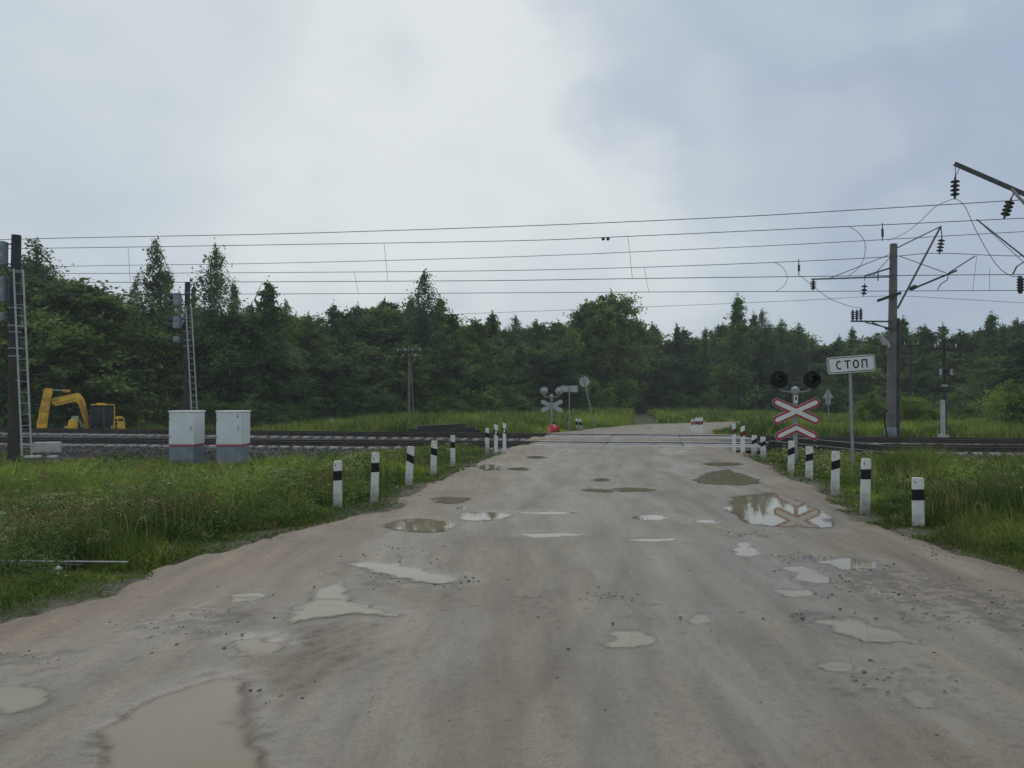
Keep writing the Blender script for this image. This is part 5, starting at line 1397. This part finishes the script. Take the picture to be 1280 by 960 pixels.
# ---------------------------------------------------------------- trees
def leaf_quads(P, size, rng, up=.35, aspect=.6, droop=0.0):
    """P (n,3) centres -> diamond leaf clumps facing random directions"""
    n = len(P)
    nrm = rng.normal(size=(n, 3)); nrm[:, 2] = np.abs(nrm[:, 2]) + up; nrm /= np.linalg.norm(nrm, axis=1, keepdims=True)
    a = rng.normal(size=(n, 3)); a[:, 2] -= droop * 2; a -= nrm * (a * nrm).sum(1, keepdims=True); a /= np.linalg.norm(a, axis=1, keepdims=True) + 1e-9
    b = np.cross(nrm, a)
    s = size * rng.uniform(.55, 1.35, (n, 1))
    V = np.stack([P - a * s, P - b * s * aspect + nrm * s * .15, P + a * s, P + b * s * aspect + nrm * s * .15], 1).reshape(-1, 3)
    return V, np.arange(n * 4).reshape(n, 4)
def make_crown(kind, rng):
    """unit: metres, returns leaf points + limb list; height fixed by kind"""
    shape = kind
    if kind == 'thicket': kind = 'shrub'
    H = {'birch': 14, 'aspen': 12, 'alder': 12, 'round': 11, 'spire': 12, 'shrub': 4.5}[kind]
    nb = {'birch': 95, 'aspen': 110, 'alder': 115, 'round': 115, 'spire': 110, 'shrub': 60}[kind]
    Rm = {'birch': 2.0, 'aspen': 2.0, 'alder': 2.9, 'round': 3.5, 'spire': 1.7, 'shrub': 2.5}[kind]
    f0 = {'birch': .12, 'aspen': .04, 'alder': .03, 'round': .03, 'spire': .03, 'shrub': .0}[kind]
    pts, limbs, tone = [], [], []
    ph = rng.uniform(0, 6.28, 3)
    for i in range(nb):
        f = f0 + (1 - f0) * (i + rng.uniform(0, 1)) / nb
        g = (f - f0) / (1 - f0)
        if kind == 'birch': R_ = Rm * (math.sin(math.pi * min(1, g * .8 + .12)) ** .8) * (1.05 - g * .35)
        elif kind == 'aspen': R_ = Rm * (1 - g) ** .62 * (.62 + .38 * min(1, g * 3)) + .1
        elif kind == 'spire': R_ = Rm * (1 - g) ** .68 * (.7 + .3 * min(1, g * 3)) + .1
        elif kind == 'shrub': R_ = Rm * math.sqrt(max(.02, 1 - g * g))
        else: R_ = Rm * math.sqrt(max(.0, 1 - (max(0, g - .38) / .64) ** 2.2)) * (.8 + .2 * min(1, g * 5)) * (.92 + .16 * math.sin(g * 17 + ph[2])) + .1
        az = i * 2.399 + rng.uniform(-.5, .5)
        R_ *= (1 + .22 * math.sin(2 * az + ph[0]) + .15 * math.sin(3 * az + ph[1] + g * 6)) * rng.uniform(.55, 1.22)
        rise = {'birch': .9, 'aspen': 1.1, 'alder': .6, 'round': .5, 'spire': 1.0, 'shrub': .5}[kind] * R_ * rng.uniform(.4, 1.2)
        droop = {'birch': .9, 'aspen': .2, 'alder': .25, 'round': .25, 'spire': .25, 'shrub': .2}[kind] * R_
        z0 = f * H * .97 - rise * .75
        d = np.array([math.cos(az), math.sin(az), 0])
        base = np.array([0, 0, max(.2, z0)])
        limbs.append((base, base + d * R_ * .75 + np.array([0, 0, rise * .75 - droop * .5])))
        nc = max(2, int(R_ * (3.2 if kind != 'shrub' else 3)))
        br_t = rng.uniform(.5, 1.25) if rng.uniform() < .7 else rng.uniform(1.2, 1.75)
        for k in range(nc):
            t = rng.uniform(.22, 1.05)
            c = base + d * R_ * t + np.array([0, 0, rise * t - droop * t * t])
            c = c + rng.normal(size=3) * .22 * (.4 + R_ * .35)
            nl = {'birch': 40, 'aspen': 48, 'alder': 50, 'round': 50, 'spire': 46, 'shrub': 60}[kind]
            lf = .4 + .6 * min(1.0, R_ / 1.0); nl = max(8, int(nl * lf))
            sg = lf * np.array([.32, .32, .24 if kind != 'birch' else .5]) * rng.uniform(.7, 1.25)
            ax = d * R_ + np.array([0, 0, rise - 2 * droop * t]); ax /= np.linalg.norm(ax)
            ax = ax + rng.normal(size=3) * .35; ax /= np.linalg.norm(ax)
            q = c + rng.normal(size=(nl, 3)) * sg * .62 + ax * (rng.normal(size=(nl, 1)) * .42 * lf * (.5 + .35 * R_))
            q[:, 2] = np.maximum(q[:, 2], .05)
            pts.append(q); tone.append(np.full(nl, br_t) * rng.uniform(.9, 1.1, nl))
    # leader
    q = np.array([0, 0, H * .95]) + rng.normal(size=(70, 3)) * np.array([.07, .07, .42]); pts.append(q); tone.append(np.full(70, 1.0))
    P = np.concatenate(pts); T = np.concatenate(tone)
    return H, P, T, limbs
def tree_proto(kind, seed, label, leafsize):
    rng = np.random.default_rng(seed)
    H, P, T, limbs = make_crown(kind, rng)
    root = empty(kindname[kind], (0, 0, 0))
    V, Fq = leaf_quads(P, leafsize, rng, droop=1.0 if kind == 'birch' else .2)
    hue = rng.uniform(-.06, .06, len(P))
    C = np.stack([T * (1 + hue), T, T * (1 - hue), np.ones_like(T)], 1)
    np_mesh('crown', V, Fq, M['leafbirch' if kind == 'birch' else ('leafbush' if kind == 'shrub' else 'leaf')], root, colors=np.repeat(C, 4, axis=0))
    mb = MB()
    if kind in ('shrub', 'thicket'):
        for k in range(5):
            a = k * 1.3; mb.tube([(0, 0, -.3), (.5 * math.cos(a), .5 * math.sin(a), 1.2), (1.0 * math.cos(a), 1.0 * math.sin(a), 2.6)], [.05, .035, .015], 5)
        mb.build('stems', M['bark'], root, smooth=True)
    else:
        n = 9; pp = [Vector((rng.normal() * .05 * k, rng.normal() * .05 * k, -.4 + (H + .2) * k / n)) for k in range(n + 1)]
        mb.tube(pp, [.2 * (1 - k / n) ** .8 + .015 for k in range(n + 1)], 7)
        for (a, b) in limbs[::2]:
            a, b = Vector(a), Vector(b); mb.tube([a, a.lerp(b, .5) + Vector((0, 0, .15)), b], [.05, .032, .012], 4, cap=False)
        mb.build('trunk', M['birchbark' if kind == 'birch' else 'bark'], root, smooth=True)
    root['H'] = H
    return root
kindname = {'thicket': 'thicket_bush', 'birch': 'birch_tree', 'aspen': 'aspen_tree', 'alder': 'alder_tree', 'round': 'willow_tree', 'spire': 'young_aspen_tree', 'shrub': 'bush'}
PROTO = {}
for kind, seeds, ls in (('birch', (1, 2, 3), .105), ('aspen', (4, 5, 6), .135), ('alder', (7, 8), .145), ('round', (10, 11), .145), ('spire', (13, 14, 15), .12), ('shrub', (16, 17), .085), ('thicket', (18, 19), .11)):
    PROTO[kind] = [tree_proto(kind, s, None, ls) for s in seeds]
used = set()
GEN = {
 'thicket': 'low dark leafy bush along the foot of the wood beyond the tracks',
 'birch': 'loose drooping birch crown among the unbroken dark wood beyond the tracks',
 'aspen': 'dark green broad pointed tree in the unbroken wood beyond the tracks',
 'alder': 'dense dark rounded oval tree in the unbroken wood beyond the tracks',
 'round': 'broad spreading leafy tree in the unbroken wood beyond the tracks',
 'spire': 'slim young pointed tree in the unbroken wood beyond the tracks',
 'shrub': 'low leafy bush along the foot of the wood beyond the tracks'}
def plant(kind, px, ytop, Y, wscale=1.0, label=None, group=None, cat=None, depth_z=None):
    src = PROTO[kind][int(rng_t.integers(len(PROTO[kind])))]
    t = at(px, ytop, Y); g_ = tz(t.x, Y)
    if src.name in used: o = copy_tree(src)
    else: o = src; used.add(src.name)
    H = src['H']; h = max(.8, t.z - g_); k = h / H
    o.location = (t.x, Y, g_ - .05)
    bushy = kind in ('shrub', 'thicket'); kw = (k ** .75) * wscale if not bushy else k * wscale
    o.scale = (kw, kw, k); o.rotation_euler = (rng_t.normal() * .015, rng_t.normal() * .015, rng_t.uniform(0, 6.28))
    tag(o, label or GEN[kind], cat or ('bush' if bushy else 'tree'), group or ('%ss of the wood edge' % kindname[kind].replace('_', ' ') if not bushy else 'bushes of the wood edge'))
    return o
rng_t = np.random.default_rng(42)
# distinct trees first
NAMED = [
 ('birch', 45, 297, 58, 1.25, 'tall loose birch at the far left right beside the big signal mast'),
 ('birch', 188, 296, 62, 1.0, 'tallest narrow birch with drooping twigs, left of the second signal mast'),
 ('birch', 268, 306, 63, 1.15, 'tall pointed birch standing right of the second signal mast'),
 ('aspen', 338, 350, 66, 1.1, 'rounded pointed tree top right of the two tall birches at left'),
 ('birch', 530, 335, 74, 1.0, 'tall birch alone above the skyline over the telegraph pole with strut'),
 ('alder', 766, 364, 92, .95, 'tall dense tree with a rounded top above the far crossing signal and round sign'),
 ('alder', 735, 377, 90, .95, 'dense tree just left of the tall rounded tree in the middle of the skyline'),
 ('aspen', 921, 369, 92, 1.1, 'pointed tree rising above the skyline left of the crossbuck'),
 ('aspen', 1234, 391, 84, 1.1, 'pointed tree standing highest at the far right skyline'),
 ('aspen', 1127, 396, 88, 1.0, 'tree top rising behind the concrete catenary pole at right'),
 ('alder', 105, 352, 56, 1.5, 'very dark broad tree behind the excavator at left'),
 ('alder', 70, 345, 57, 1.3, 'dark broad tree between the ladder of the big mast and the excavator'),
 ('round', 1290, 420, 62, 1.3, 'dense green tree at the far right edge'),
]
for kind, px, yt, Y, ws, lab in NAMED: plant(kind, px, yt, Y, ws, lab)
SK = [(-120, 340), (-40, 320), (0, 325), (20, 330), (45, 330), (80, 350), (120, 362), (140, 380), (152, 402), (170, 350), (205, 340), (222, 362), (240, 352), (290, 352), (308, 386), (320, 385), (356, 372), (368, 396), (385, 392), (418, 378), (436, 392), (456, 382), (482, 376), (498, 390), (515, 372), (548, 372), (566, 392), (592, 396), (615, 390), (642, 390), (668, 402), (700, 402), (722, 392), (745, 385), (790, 398), (800, 412), (818, 402), (850, 405), (880, 411), (902, 402), (940, 390), (956, 386), (978, 396), (1000, 405), (1016, 421), (1048, 417), (1064, 412), (1090, 421), (1108, 412), (1150, 410), (1165, 418), (1182, 406), (1205, 412), (1222, 408), (1255, 402), (1272, 398), (1300, 400), (1400, 395)]
skx = np.array([s[0] for s in SK]); sky_ = np.array([s[1] for s in SK])
EDGE = [(-200, 58), (60, 56), (150, 60), (300, 62), (500, 70), (640, 78), (780, 96), (900, 96), (1000, 92), (1100, 86), (1200, 78), (1400, 70)]
ex = np.array([e[0] for e in EDGE]); ey = np.array([e[1] for e in EDGE])
def kind_for(px, tall):
    r = rng_t.uniform()
    if px < 145: return 'alder' if r < .6 else 'round'
    if px < 235: return 'birch' if r < .6 else 'aspen'
    if px < 520: return 'aspen' if r < .4 else ('spire' if r < .48 else ('birch' if r < .55 else ('alder' if r < .8 else 'round')))
    if px < 800: return 'aspen' if r < .3 else ('alder' if r < .62 else ('round' if r < .82 else ('birch' if r < .93 else 'spire')))
    return 'spire' if r < .28 else ('aspen' if r < .55 else ('alder' if r < .8 else 'birch'))
# skyline row: one tree at each listed top
for (px, yt) in SK:
    plant(kind_for(px, 1), px + rng_t.uniform(-3, 3), yt + rng_t.uniform(-4, 3), float(np.interp(px, ex, ey)) + rng_t.uniform(5, 16), rng_t.uniform(.85, 1.15) * (.72 if 140 < px < 350 else 1))
# fill behind, slightly lower
px = -110
while px < 1400:
    yt = np.interp(px, skx, sky_) + (rng_t.uniform(26, 50) if 135 < px < 330 else rng_t.uniform(4, 22))
    plant(kind_for(px, 1), px, yt, float(np.interp(px, ex, ey)) + rng_t.uniform(10, 26), rng_t.uniform(1.3, 1.9)); px += rng_t.uniform(12, 19)
# front faces of the wood, foliage to the ground
px = -110
while px < 1400:
    f = rng_t.uniform(.18, .62); base = np.interp(px, skx, sky_); yt = base + (520 - base) * f
    kd = 'alder' if rng_t.uniform() < .4 else ('round' if rng_t.uniform() < .5 else 'aspen')
    if not (792 < px < 806): plant(kd, px, yt, float(np.interp(px, ex, ey)) + rng_t.uniform(-1, 6), rng_t.uniform(1.0, 1.35))
    px += rng_t.uniform(15, 25)
px = -100
while px < 1400:
    if not (790 < px < 812): plant('thicket', px, rng_t.uniform(478, 506), float(np.interp(px, ex, ey)) + rng_t.uniform(-3, 1), rng_t.uniform(1.0, 1.6))
    px += rng_t.uniform(16, 30)
# bushes that stand out
BUSH = [(1090, 492, 50, 1.3, 'pale green bush left of the concrete catenary pole, beyond the rails'),
        (1140, 494, 49, 1.35, 'broad light green bush right of the concrete catenary pole'),
        (1075, 508, 47, 1.2, 'small bush before the concrete catenary pole, low in the grass'),
        (1165, 508, 48, 1.2, 'low bush just left of the telegraph pole with the white footing'),
        (1225, 500, 52, 1.4, 'green bush right of the telegraph pole with the white footing'),
        (1262, 476, 48, 1.2, 'tall dark bush at the far right edge beyond the rails'),
        (1300, 470, 47, 1.3, 'bush cut by the right frame edge beyond the rails'),
        (770, 510, 76, 1.5, 'low green bush by the forest track opening beyond the crossing'),
        (742, 512, 74, 1.5, 'low bush right of the leaning round sign')]
for px, yt, Y, ws, lab in BUSH: plant('shrub', px, yt, Y, ws, lab, 'bushes beyond the rails')
for k in PROTO:
    for s in PROTO[k]:
        if s.name not in used:
            for ch in list(s.children): bpy.data.objects.remove(ch)
            bpy.data.objects.remove(s)

# ---------------------------------------------------------------- grass and weeds
def post_clear(X, Y):
    k = np.ones(len(X))
    for (a, b) in POSTXY: k = np.minimum(k, .22 + .78 * sstep(np.hypot(X - a * Y / b, (Y - b + .45) * .8), .12, .65))
    return k
def blades(X, Y, h, wd, C, rng, lean=.35, name='grass', label=None, sink=.03):
    n = len(X); Z = terrain(X, Y) - sink; h = h * post_clear(X, Y)
    az = rng.uniform(0, 6.283, n); fa = rng.uniform(0, 6.283, n)
    ln = h * lean * rng.uniform(.2, 1.6, n)
    dx, dy = np.cos(az) * ln, np.sin(az) * ln
    wx, wy = np.cos(fa) * wd * .5, np.sin(fa) * wd * .5
    B = np.stack([X, Y, Z], -1)
    def P(ax, ay, az_): return np.stack([X + ax, Y + ay, Z + az_], -1)
    v = [P(-wx, -wy, 0 * h), P(wx, wy, 0 * h), P(dx * .35 + wx * .8, dy * .35 + wy * .8, h * .6), P(dx * .35 - wx * .8, dy * .35 - wy * .8, h * .6),
         P(dx + wx * .12, dy + wy * .12, h * .96), P(dx - wx * .12, dy - wy * .12, h * .96)]
    V = np.stack(v, 1).reshape(-1, 3)
    i0 = (np.arange(n) * 6)[:, None]
    Fq = np.concatenate([i0 + np.array([[0, 1, 2, 3]]), i0 + np.array([[3, 2, 4, 5]])], 1).reshape(-1, 4)
    cc = np.repeat(np.concatenate([C, np.ones((n, 1))], 1), 6, axis=0)
    o = np_mesh(name, V, Fq, M['grass'], colors=cc); tag(o, label, 'grass', kind='stuff'); return o
def leaves(X, Y, z, size, C, rng, name, label, cat='weeds'):
    P = np.stack([X, Y, terrain(X, Y) + z * post_clear(X, Y)], -1)
    V, Fq = leaf_quads(P, size[:, None] if hasattr(size, '__len__') else size, rng, up=.6, aspect=.42)
    cc = np.repeat(np.concatenate([C, np.ones((len(X), 1))], 1), 4, axis=0)
    o = np_mesh(name, V, Fq, M['grass'], colors=cc); tag(o, label, cat, kind='stuff'); return o
rg = np.random.default_rng(11)
def palette(X, Y, rng, bright):
    n = len(X)
    a = fbm(X * .8, Y * .8, 101); b = fbm(X * .35, Y * .35, 102)
    dark = np.array([.048, .085, .020]); mid = np.array([.125, .180, .040]); lime = np.array([.21, .29, .06]); dry = np.array([.22, .18, .09])
    t1 = np.clip((a - .38) * 4, 0, 1)[:, None]; t2 = (np.clip((b - .48) * 4, 0, 1) * bright)[:, None]
    C = dark * (1 - t1) + mid * t1; C = C * (1 - t2) + lime * t2
    d = (rng.uniform(0, 1, n) < .07)[:, None]; C = np.where(d, dry, C)
    return C * rng.uniform(.7, 1.3, (n, 1))
def sample_verge(n, side, rng):
    """points thinned with distance, outside the road, before the ballast"""
    Y = np.exp(rng.uniform(math.log(4.2), math.log(31), n))
    u = rng.uniform(-.78, .2, n) if side < 0 else rng.uniform(.15, .78, n)
    X = u * Y + rng.normal(size=n) * .05
    d = any_road_d(X, Y); q = qof(X, Y)
    k = (d > .05 - .55 * sstep(fbm(X * 1.6, Y * 1.6, 171), .52, .7) + rng.uniform(0, .3, n)) & (q < -2.2 + rng.normal(size=n) * .25) & (X * side > -2 + (side > 0) * 2)
    lft = np.interp(Y, RY, RL); k &= (X < lft + .2) if side < 0 else (X > np.interp(Y, RY2, RR) - .2)
    return X[k], Y[k], d[k], q[k]
for side in (-1, 1):
    X, Y, d, q = sample_verge(230000, side, rg)
    n = len(X); tuft = fbm(X * 1.3, Y * 1.3, 120)
    # short turf near the edge, taller behind
    h = (.06 + .34 * sstep(d, .3, 2.6)) * (.45 + 1.1 * tuft) * rg.uniform(.6, 1.3, n)
    h *= .55 + .95 * sstep(fbm(X * .45, Y * .45, 172), .35, .65)
    h = h * (1 - .35 * sstep(Y, 17, 25))
    wd = np.clip(.0011 * Y, .006, .035)
    br = sstep(d, .4, 1.5) * 1.0
    C = palette(X, Y, rg, np.clip(br, .35, 1))
    # trodden yellowish strip at the road edge
    e = (1 - sstep(d, .2, .9))[:, None]; C = C * (1 - .55 * e) + np.array([.085, .085, .028]) * .55 * e
    blades(X, Y, h, wd, C, rg, .4, 'grass', 'green grass covering the %s verge between road and railway' % ('left' if side < 0 else 'right'))
    # coarse tufts standing above the turf
    X, Y, d, q = sample_verge(15000, side, rg)
    k = (d > .5) & (fbm(X * .6, Y * .6, 123) > .42); X, Y, d, q = X[k], Y[k], d[k], q[k]; m = 30; n = len(X)
    hh = (.2 + .62 * rg.uniform(0, 1, n) ** 2 * sstep(d, .8, 3)) * (.6 + .7 * sstep(fbm(X * .45, Y * .45, 172), .35, .65)) * (1 - .45 * sstep(Y, 16, 24)) * sstep(d, .2, 1.2)
    C = palette(X, Y, rg, 1.0) * rg.uniform(.75, 1.35, (n, 1))
    r_ = np.clip(.05 + .0 * Y, .03, .09)
    bx = (X[:, None] + rg.normal(size=(n, m)) * .07).ravel(); by = (Y[:, None] + rg.normal(size=(n, m)) * .07).ravel()
    blades(bx, by, (hh[:, None] * rg.uniform(.5, 1.2, (n, m))).ravel(), np.repeat(np.clip(.0016 * Y, .008, .04), m), np.repeat(C, m, 0) * rg.uniform(.8, 1.2, (n * m, 1)), rg, .55, 'grass', 'coarse grass tufts standing above the turf of the %s verge' % ('left' if side < 0 else 'right'))
    # dry seed stalks
    X, Y, d, q = sample_verge(5200, side, rg); k = (d > 1.0) & (fbm(X * .5, Y * .5, 125) > .48); X, Y = X[k], Y[k]; n = len(X)
    blades(X, Y, rg.uniform(.4, .8, n) * (1 - .4 * sstep(Y, 16, 24)), np.clip(.0008 * Y, .005, .02), np.array([.26, .22, .12]) * rg.uniform(.6, 1.2, (n, 1)), rg, .25, 'grass', 'thin dry seed stalks among the grass of the %s verge' % ('left' if side < 0 else 'right'))
# rough meadow beyond the tracks
def sample_far(n, rng):
    Y = np.exp(rng.uniform(math.log(36), math.log(100), n)); u = rng.uniform(-.78, .78, n); X = u * Y
    d = any_road_d(X, Y); q = qof(X, Y); d2 = seg_dist(X, Y, [(9, 52), (11.5, 66), (14, 84), (16, 100)], [1.0] * 4)
    e = np.interp(u * F + 640, ex, ey) + 4
    k = (d > .2) & (q > 8.0 + rng.normal(size=n) * .3) & (Y < e) & (d2 > 0) & ~((X > -7.5) & (X < -.3) & (Y < 42.5))
    return X[k], Y[k], d[k]
X, Y, d = sample_far(150000, rg); n = len(X)
tuft = fbm(X * .35, Y * .35, 130)
h = (.18 + .75 * sstep(d, .3, 3)) * (.3 + 1.2 * tuft) * rg.uniform(.6, 1.25, n)
h = np.where(X > 14, h * .8, h)
C = palette(X, Y, rg, .8) * 1.12
blades(X, Y, h, np.full(n, .045) + .0006 * Y, C, rg, .3, 'grass', 'tall meadow grass between the tracks and the wood')
# broad leaved weeds in the verges: clusters of stems with leaves
def weeds(n, side, rng):
    X, Y, d, q = sample_verge(n, side, rng)
    dens = fbm(X * .7, Y * .7, 140)
    k = (d > .9) & (dens > (.42 if side < 0 else .5)) & (Y > 7.0 if side < 0 else Y > 5)
    X, Y, d = X[k], Y[k], d[k]
    m = 26; n = len(X)
    hh = rng.uniform(.2, .72, n) * sstep(d, .5, 2.2) * (1 if side < 0 else .75) * (1 - .6 * sstep(Y, 16, 24)) + .1
    t = rng.uniform(.12, 1, (n, m)); sx = rng.normal(size=(n, m)) * .085; sy = rng.normal(size=(n, m)) * .085
    lx = (X[:, None] + sx).ravel(); ly = (Y[:, None] + sy).ravel(); z = (hh[:, None] * t).ravel()
    a = fbm(X * .5, Y * .5, 141); brown = (fbm(X * .9, Y * .9, 142) > .68) & (side < 0)
    base = np.where((a > .5)[:, None], np.array([.062, .115, .030]), np.array([.105, .17, .042]))
    base = np.where(brown[:, None], np.array([.125, .095, .05]), base) * rng.uniform(.75, 1.25, (n, 1))
    C = np.repeat(base, m, axis=0) * rng.uniform(.8, 1.2, (n * m, 1))
    sz = (np.clip(.0024 * Y, .018, .05)[:, None] * rng.uniform(.6, 1.3, (n, m))).ravel()
    leaves(lx, ly, z, sz, C, rng, 'weeds', 'leafy wild weeds and nettles growing in the %s verge' % ('left' if side < 0 else 'right'))
weeds(20000, -1, rg); weeds(9000, 1, rg)
# dry brown docks near the low rail and by the ballast
def docks():
    spots = [(20, 690, .6), (70, 683, .5), (175, 675, .7), (210, 680, .6), (110, 672, .5), (390, 590, .5), (420, 583, .5), (1260, 583, .8), (730, 612, .0)]
    xs_, ys_ = [], []
    for px, py, rr in spots:
        if rr == 0: continue
        p = ground(px, py, -.2); m = int(420 * rr)
        xs_.append(p.x + rg.normal(size=m) * rr * .55); ys_.append(p.y + rg.normal(size=m) * rr * .4)
    X = np.concatenate(xs_); Y = np.concatenate(ys_); k = any_road_d(X, Y) > .15; X, Y = X[k], Y[k]; n = len(X)
    C = np.array([.12, .07, .04]) * rg.uniform(.55, 1.4, (n, 1))
    leaves(X, Y, rg.uniform(.05, .55, n), np.clip(.004 * Y, .03, .07), C, rg, 'dry_weeds', 'dry reddish brown dock weeds among the verge grass')
docks()
# low plantain and clover creeping at the road edge
def creepers():
    X, Y, d, q = sample_verge(60000, -1, rg); X2, Y2, d2, q2 = sample_verge(45000, 1, rg)
    X = np.r_[X, X2]; Y = np.r_[Y, Y2]; d = np.r_[d, d2]
    k = (d < 1.6) & (fbm(X * 2.2, Y * 2.2, 151) > .47); X, Y = X[k], Y[k]; n = len(X)
    C = np.array([.075, .115, .028]) * rg.uniform(.6, 1.4, (n, 1)) * np.array([1, 1, 1])
    leaves(X, Y, rg.uniform(.0, .07, n), np.clip(.0032 * Y, .016, .06), C, rg, 'clover', 'low clover and plantain leaves along both road edges', 'clover')
creepers()
# small white flowers
def flowers():
    cl = [(1005, 582, 1.3, 150), (1040, 590, 1.1, 80), (1070, 604, 1.2, 70), (985, 575, .8, 40), (1100, 640, 1.0, 25), (330, 650, 1.0, 40), (300, 655, .7, 20), (440, 575, 1.5, 60), (500, 615, .5, 12), (1180, 640, 1.4, 20), (120, 735, .5, 10), (640, 532, 4, 0)]
    xs_, ys_ = [], []
    for px, py, rr, m in cl:
        if not m: continue
        p = ground(px, py, -.1); xs_.append(p.x + rg.normal(size=m) * rr * .6); ys_.append(p.y + rg.normal(size=m) * rr * .9)
    X = np.concatenate(xs_); Y = np.concatenate(ys_); k = any_road_d(X, Y) > .3; X, Y = X[k], Y[k]; n = len(X)
    z = rg.uniform(.18, .42, n) * sstep(any_road_d(X, Y), 0, 2.5) + .05
    C = np.array([.62, .62, .58]) * rg.uniform(.8, 1.1, (n, 1))
    leaves(X, Y, z, np.clip(.0014 * Y, .011, .028), C, rg, 'wildflowers', 'small white wildflowers dotted through the verge grass', 'flowers')
flowers()
def umbels():
    X, Y, d, q = sample_verge(5200, -1, rg); X2, Y2, d2, q2 = sample_verge(1600, 1, rg); X = np.r_[X, X2]; Y = np.r_[Y, Y2]; d = np.r_[d, d2]
    k = (d > 1.3) & (fbm(X * .6, Y * .6, 181) > .52); X, Y = X[k], Y[k]; n = len(X); m = 14
    hh = rg.uniform(.38, .78, n) * (1 - .45 * sstep(Y, 16, 24))
    blades(X, Y, hh, np.full(n, .012) + .0006 * Y, np.array([.1, .14, .05]) * rg.uniform(.7, 1.2, (n, 1)), rg, .02, 'umbel_stems', 'upright stems of cow parsley like weeds in the verges')
    lx = (X[:, None] + rg.normal(size=(n, m)) * .045).ravel(); ly = (Y[:, None] + rg.normal(size=(n, m)) * .045).ravel()
    C = np.repeat(np.array([.36, .38, .24]) * rg.uniform(.5, 1.15, (n, 1)), m, 0)
    leaves(lx, ly, np.repeat(hh, m) - .03 + rg.normal(size=n * m) * .012, np.clip(.0012 * np.repeat(Y, m), .012, .026), C, rg, 'flower_heads', 'pale greenish flower heads dotted over the tall verge weeds', 'flowers')
umbels()
# weeds creeping into the ballast shoulder
def shoulder():
    n = 16000; s = rg.uniform(-32, 24, n); q = rg.uniform(-3.4, -1.3, n)
    X = s * TX + q * NX; Y = C0 + s * TY + q * NY
    dn = fbm(s * .45, q * .6 + 9, 160); k = (any_road_d(X, Y) > .6) & (dn > .42 + .3 * sstep(q, -2.9, -1.3)); X, Y, q = X[k], Y[k], q[k]; n = len(X)
    C = np.array([.05, .082, .022]) * rg.uniform(.6, 1.5, (n, 1))
    base = np.interp(q, [-2.7, -1.15], [.0, .33])
    leaves(X, Y, base + rg.uniform(.0, .4, n), np.full(n, .07), C, rg, 'weeds', 'dark weeds creeping up the ballast shoulder')
shoulder()

# ---------------------------------------------------------------- damp air
def haze():
    mb = MB(); mb.box((0, 180, 12), (700, 520, 28)); m = bpy.data.materials.new('damp_air'); m.use_nodes = True
    nt = m.node_tree; nt.nodes.remove(nt.nodes['Principled BSDF'])
    v = nt.nodes.new('ShaderNodeVolumePrincipled'); v.inputs['Color'].default_value = (.9, .94, .97, 1); v.inputs['Density'].default_value = HAZE
    nt.links.new(v.outputs['Volume'], nt.nodes['Material Output'].inputs['Volume'])
    tag(mb.build('haze', m), kind='stuff')
HAZE = .0008
haze()
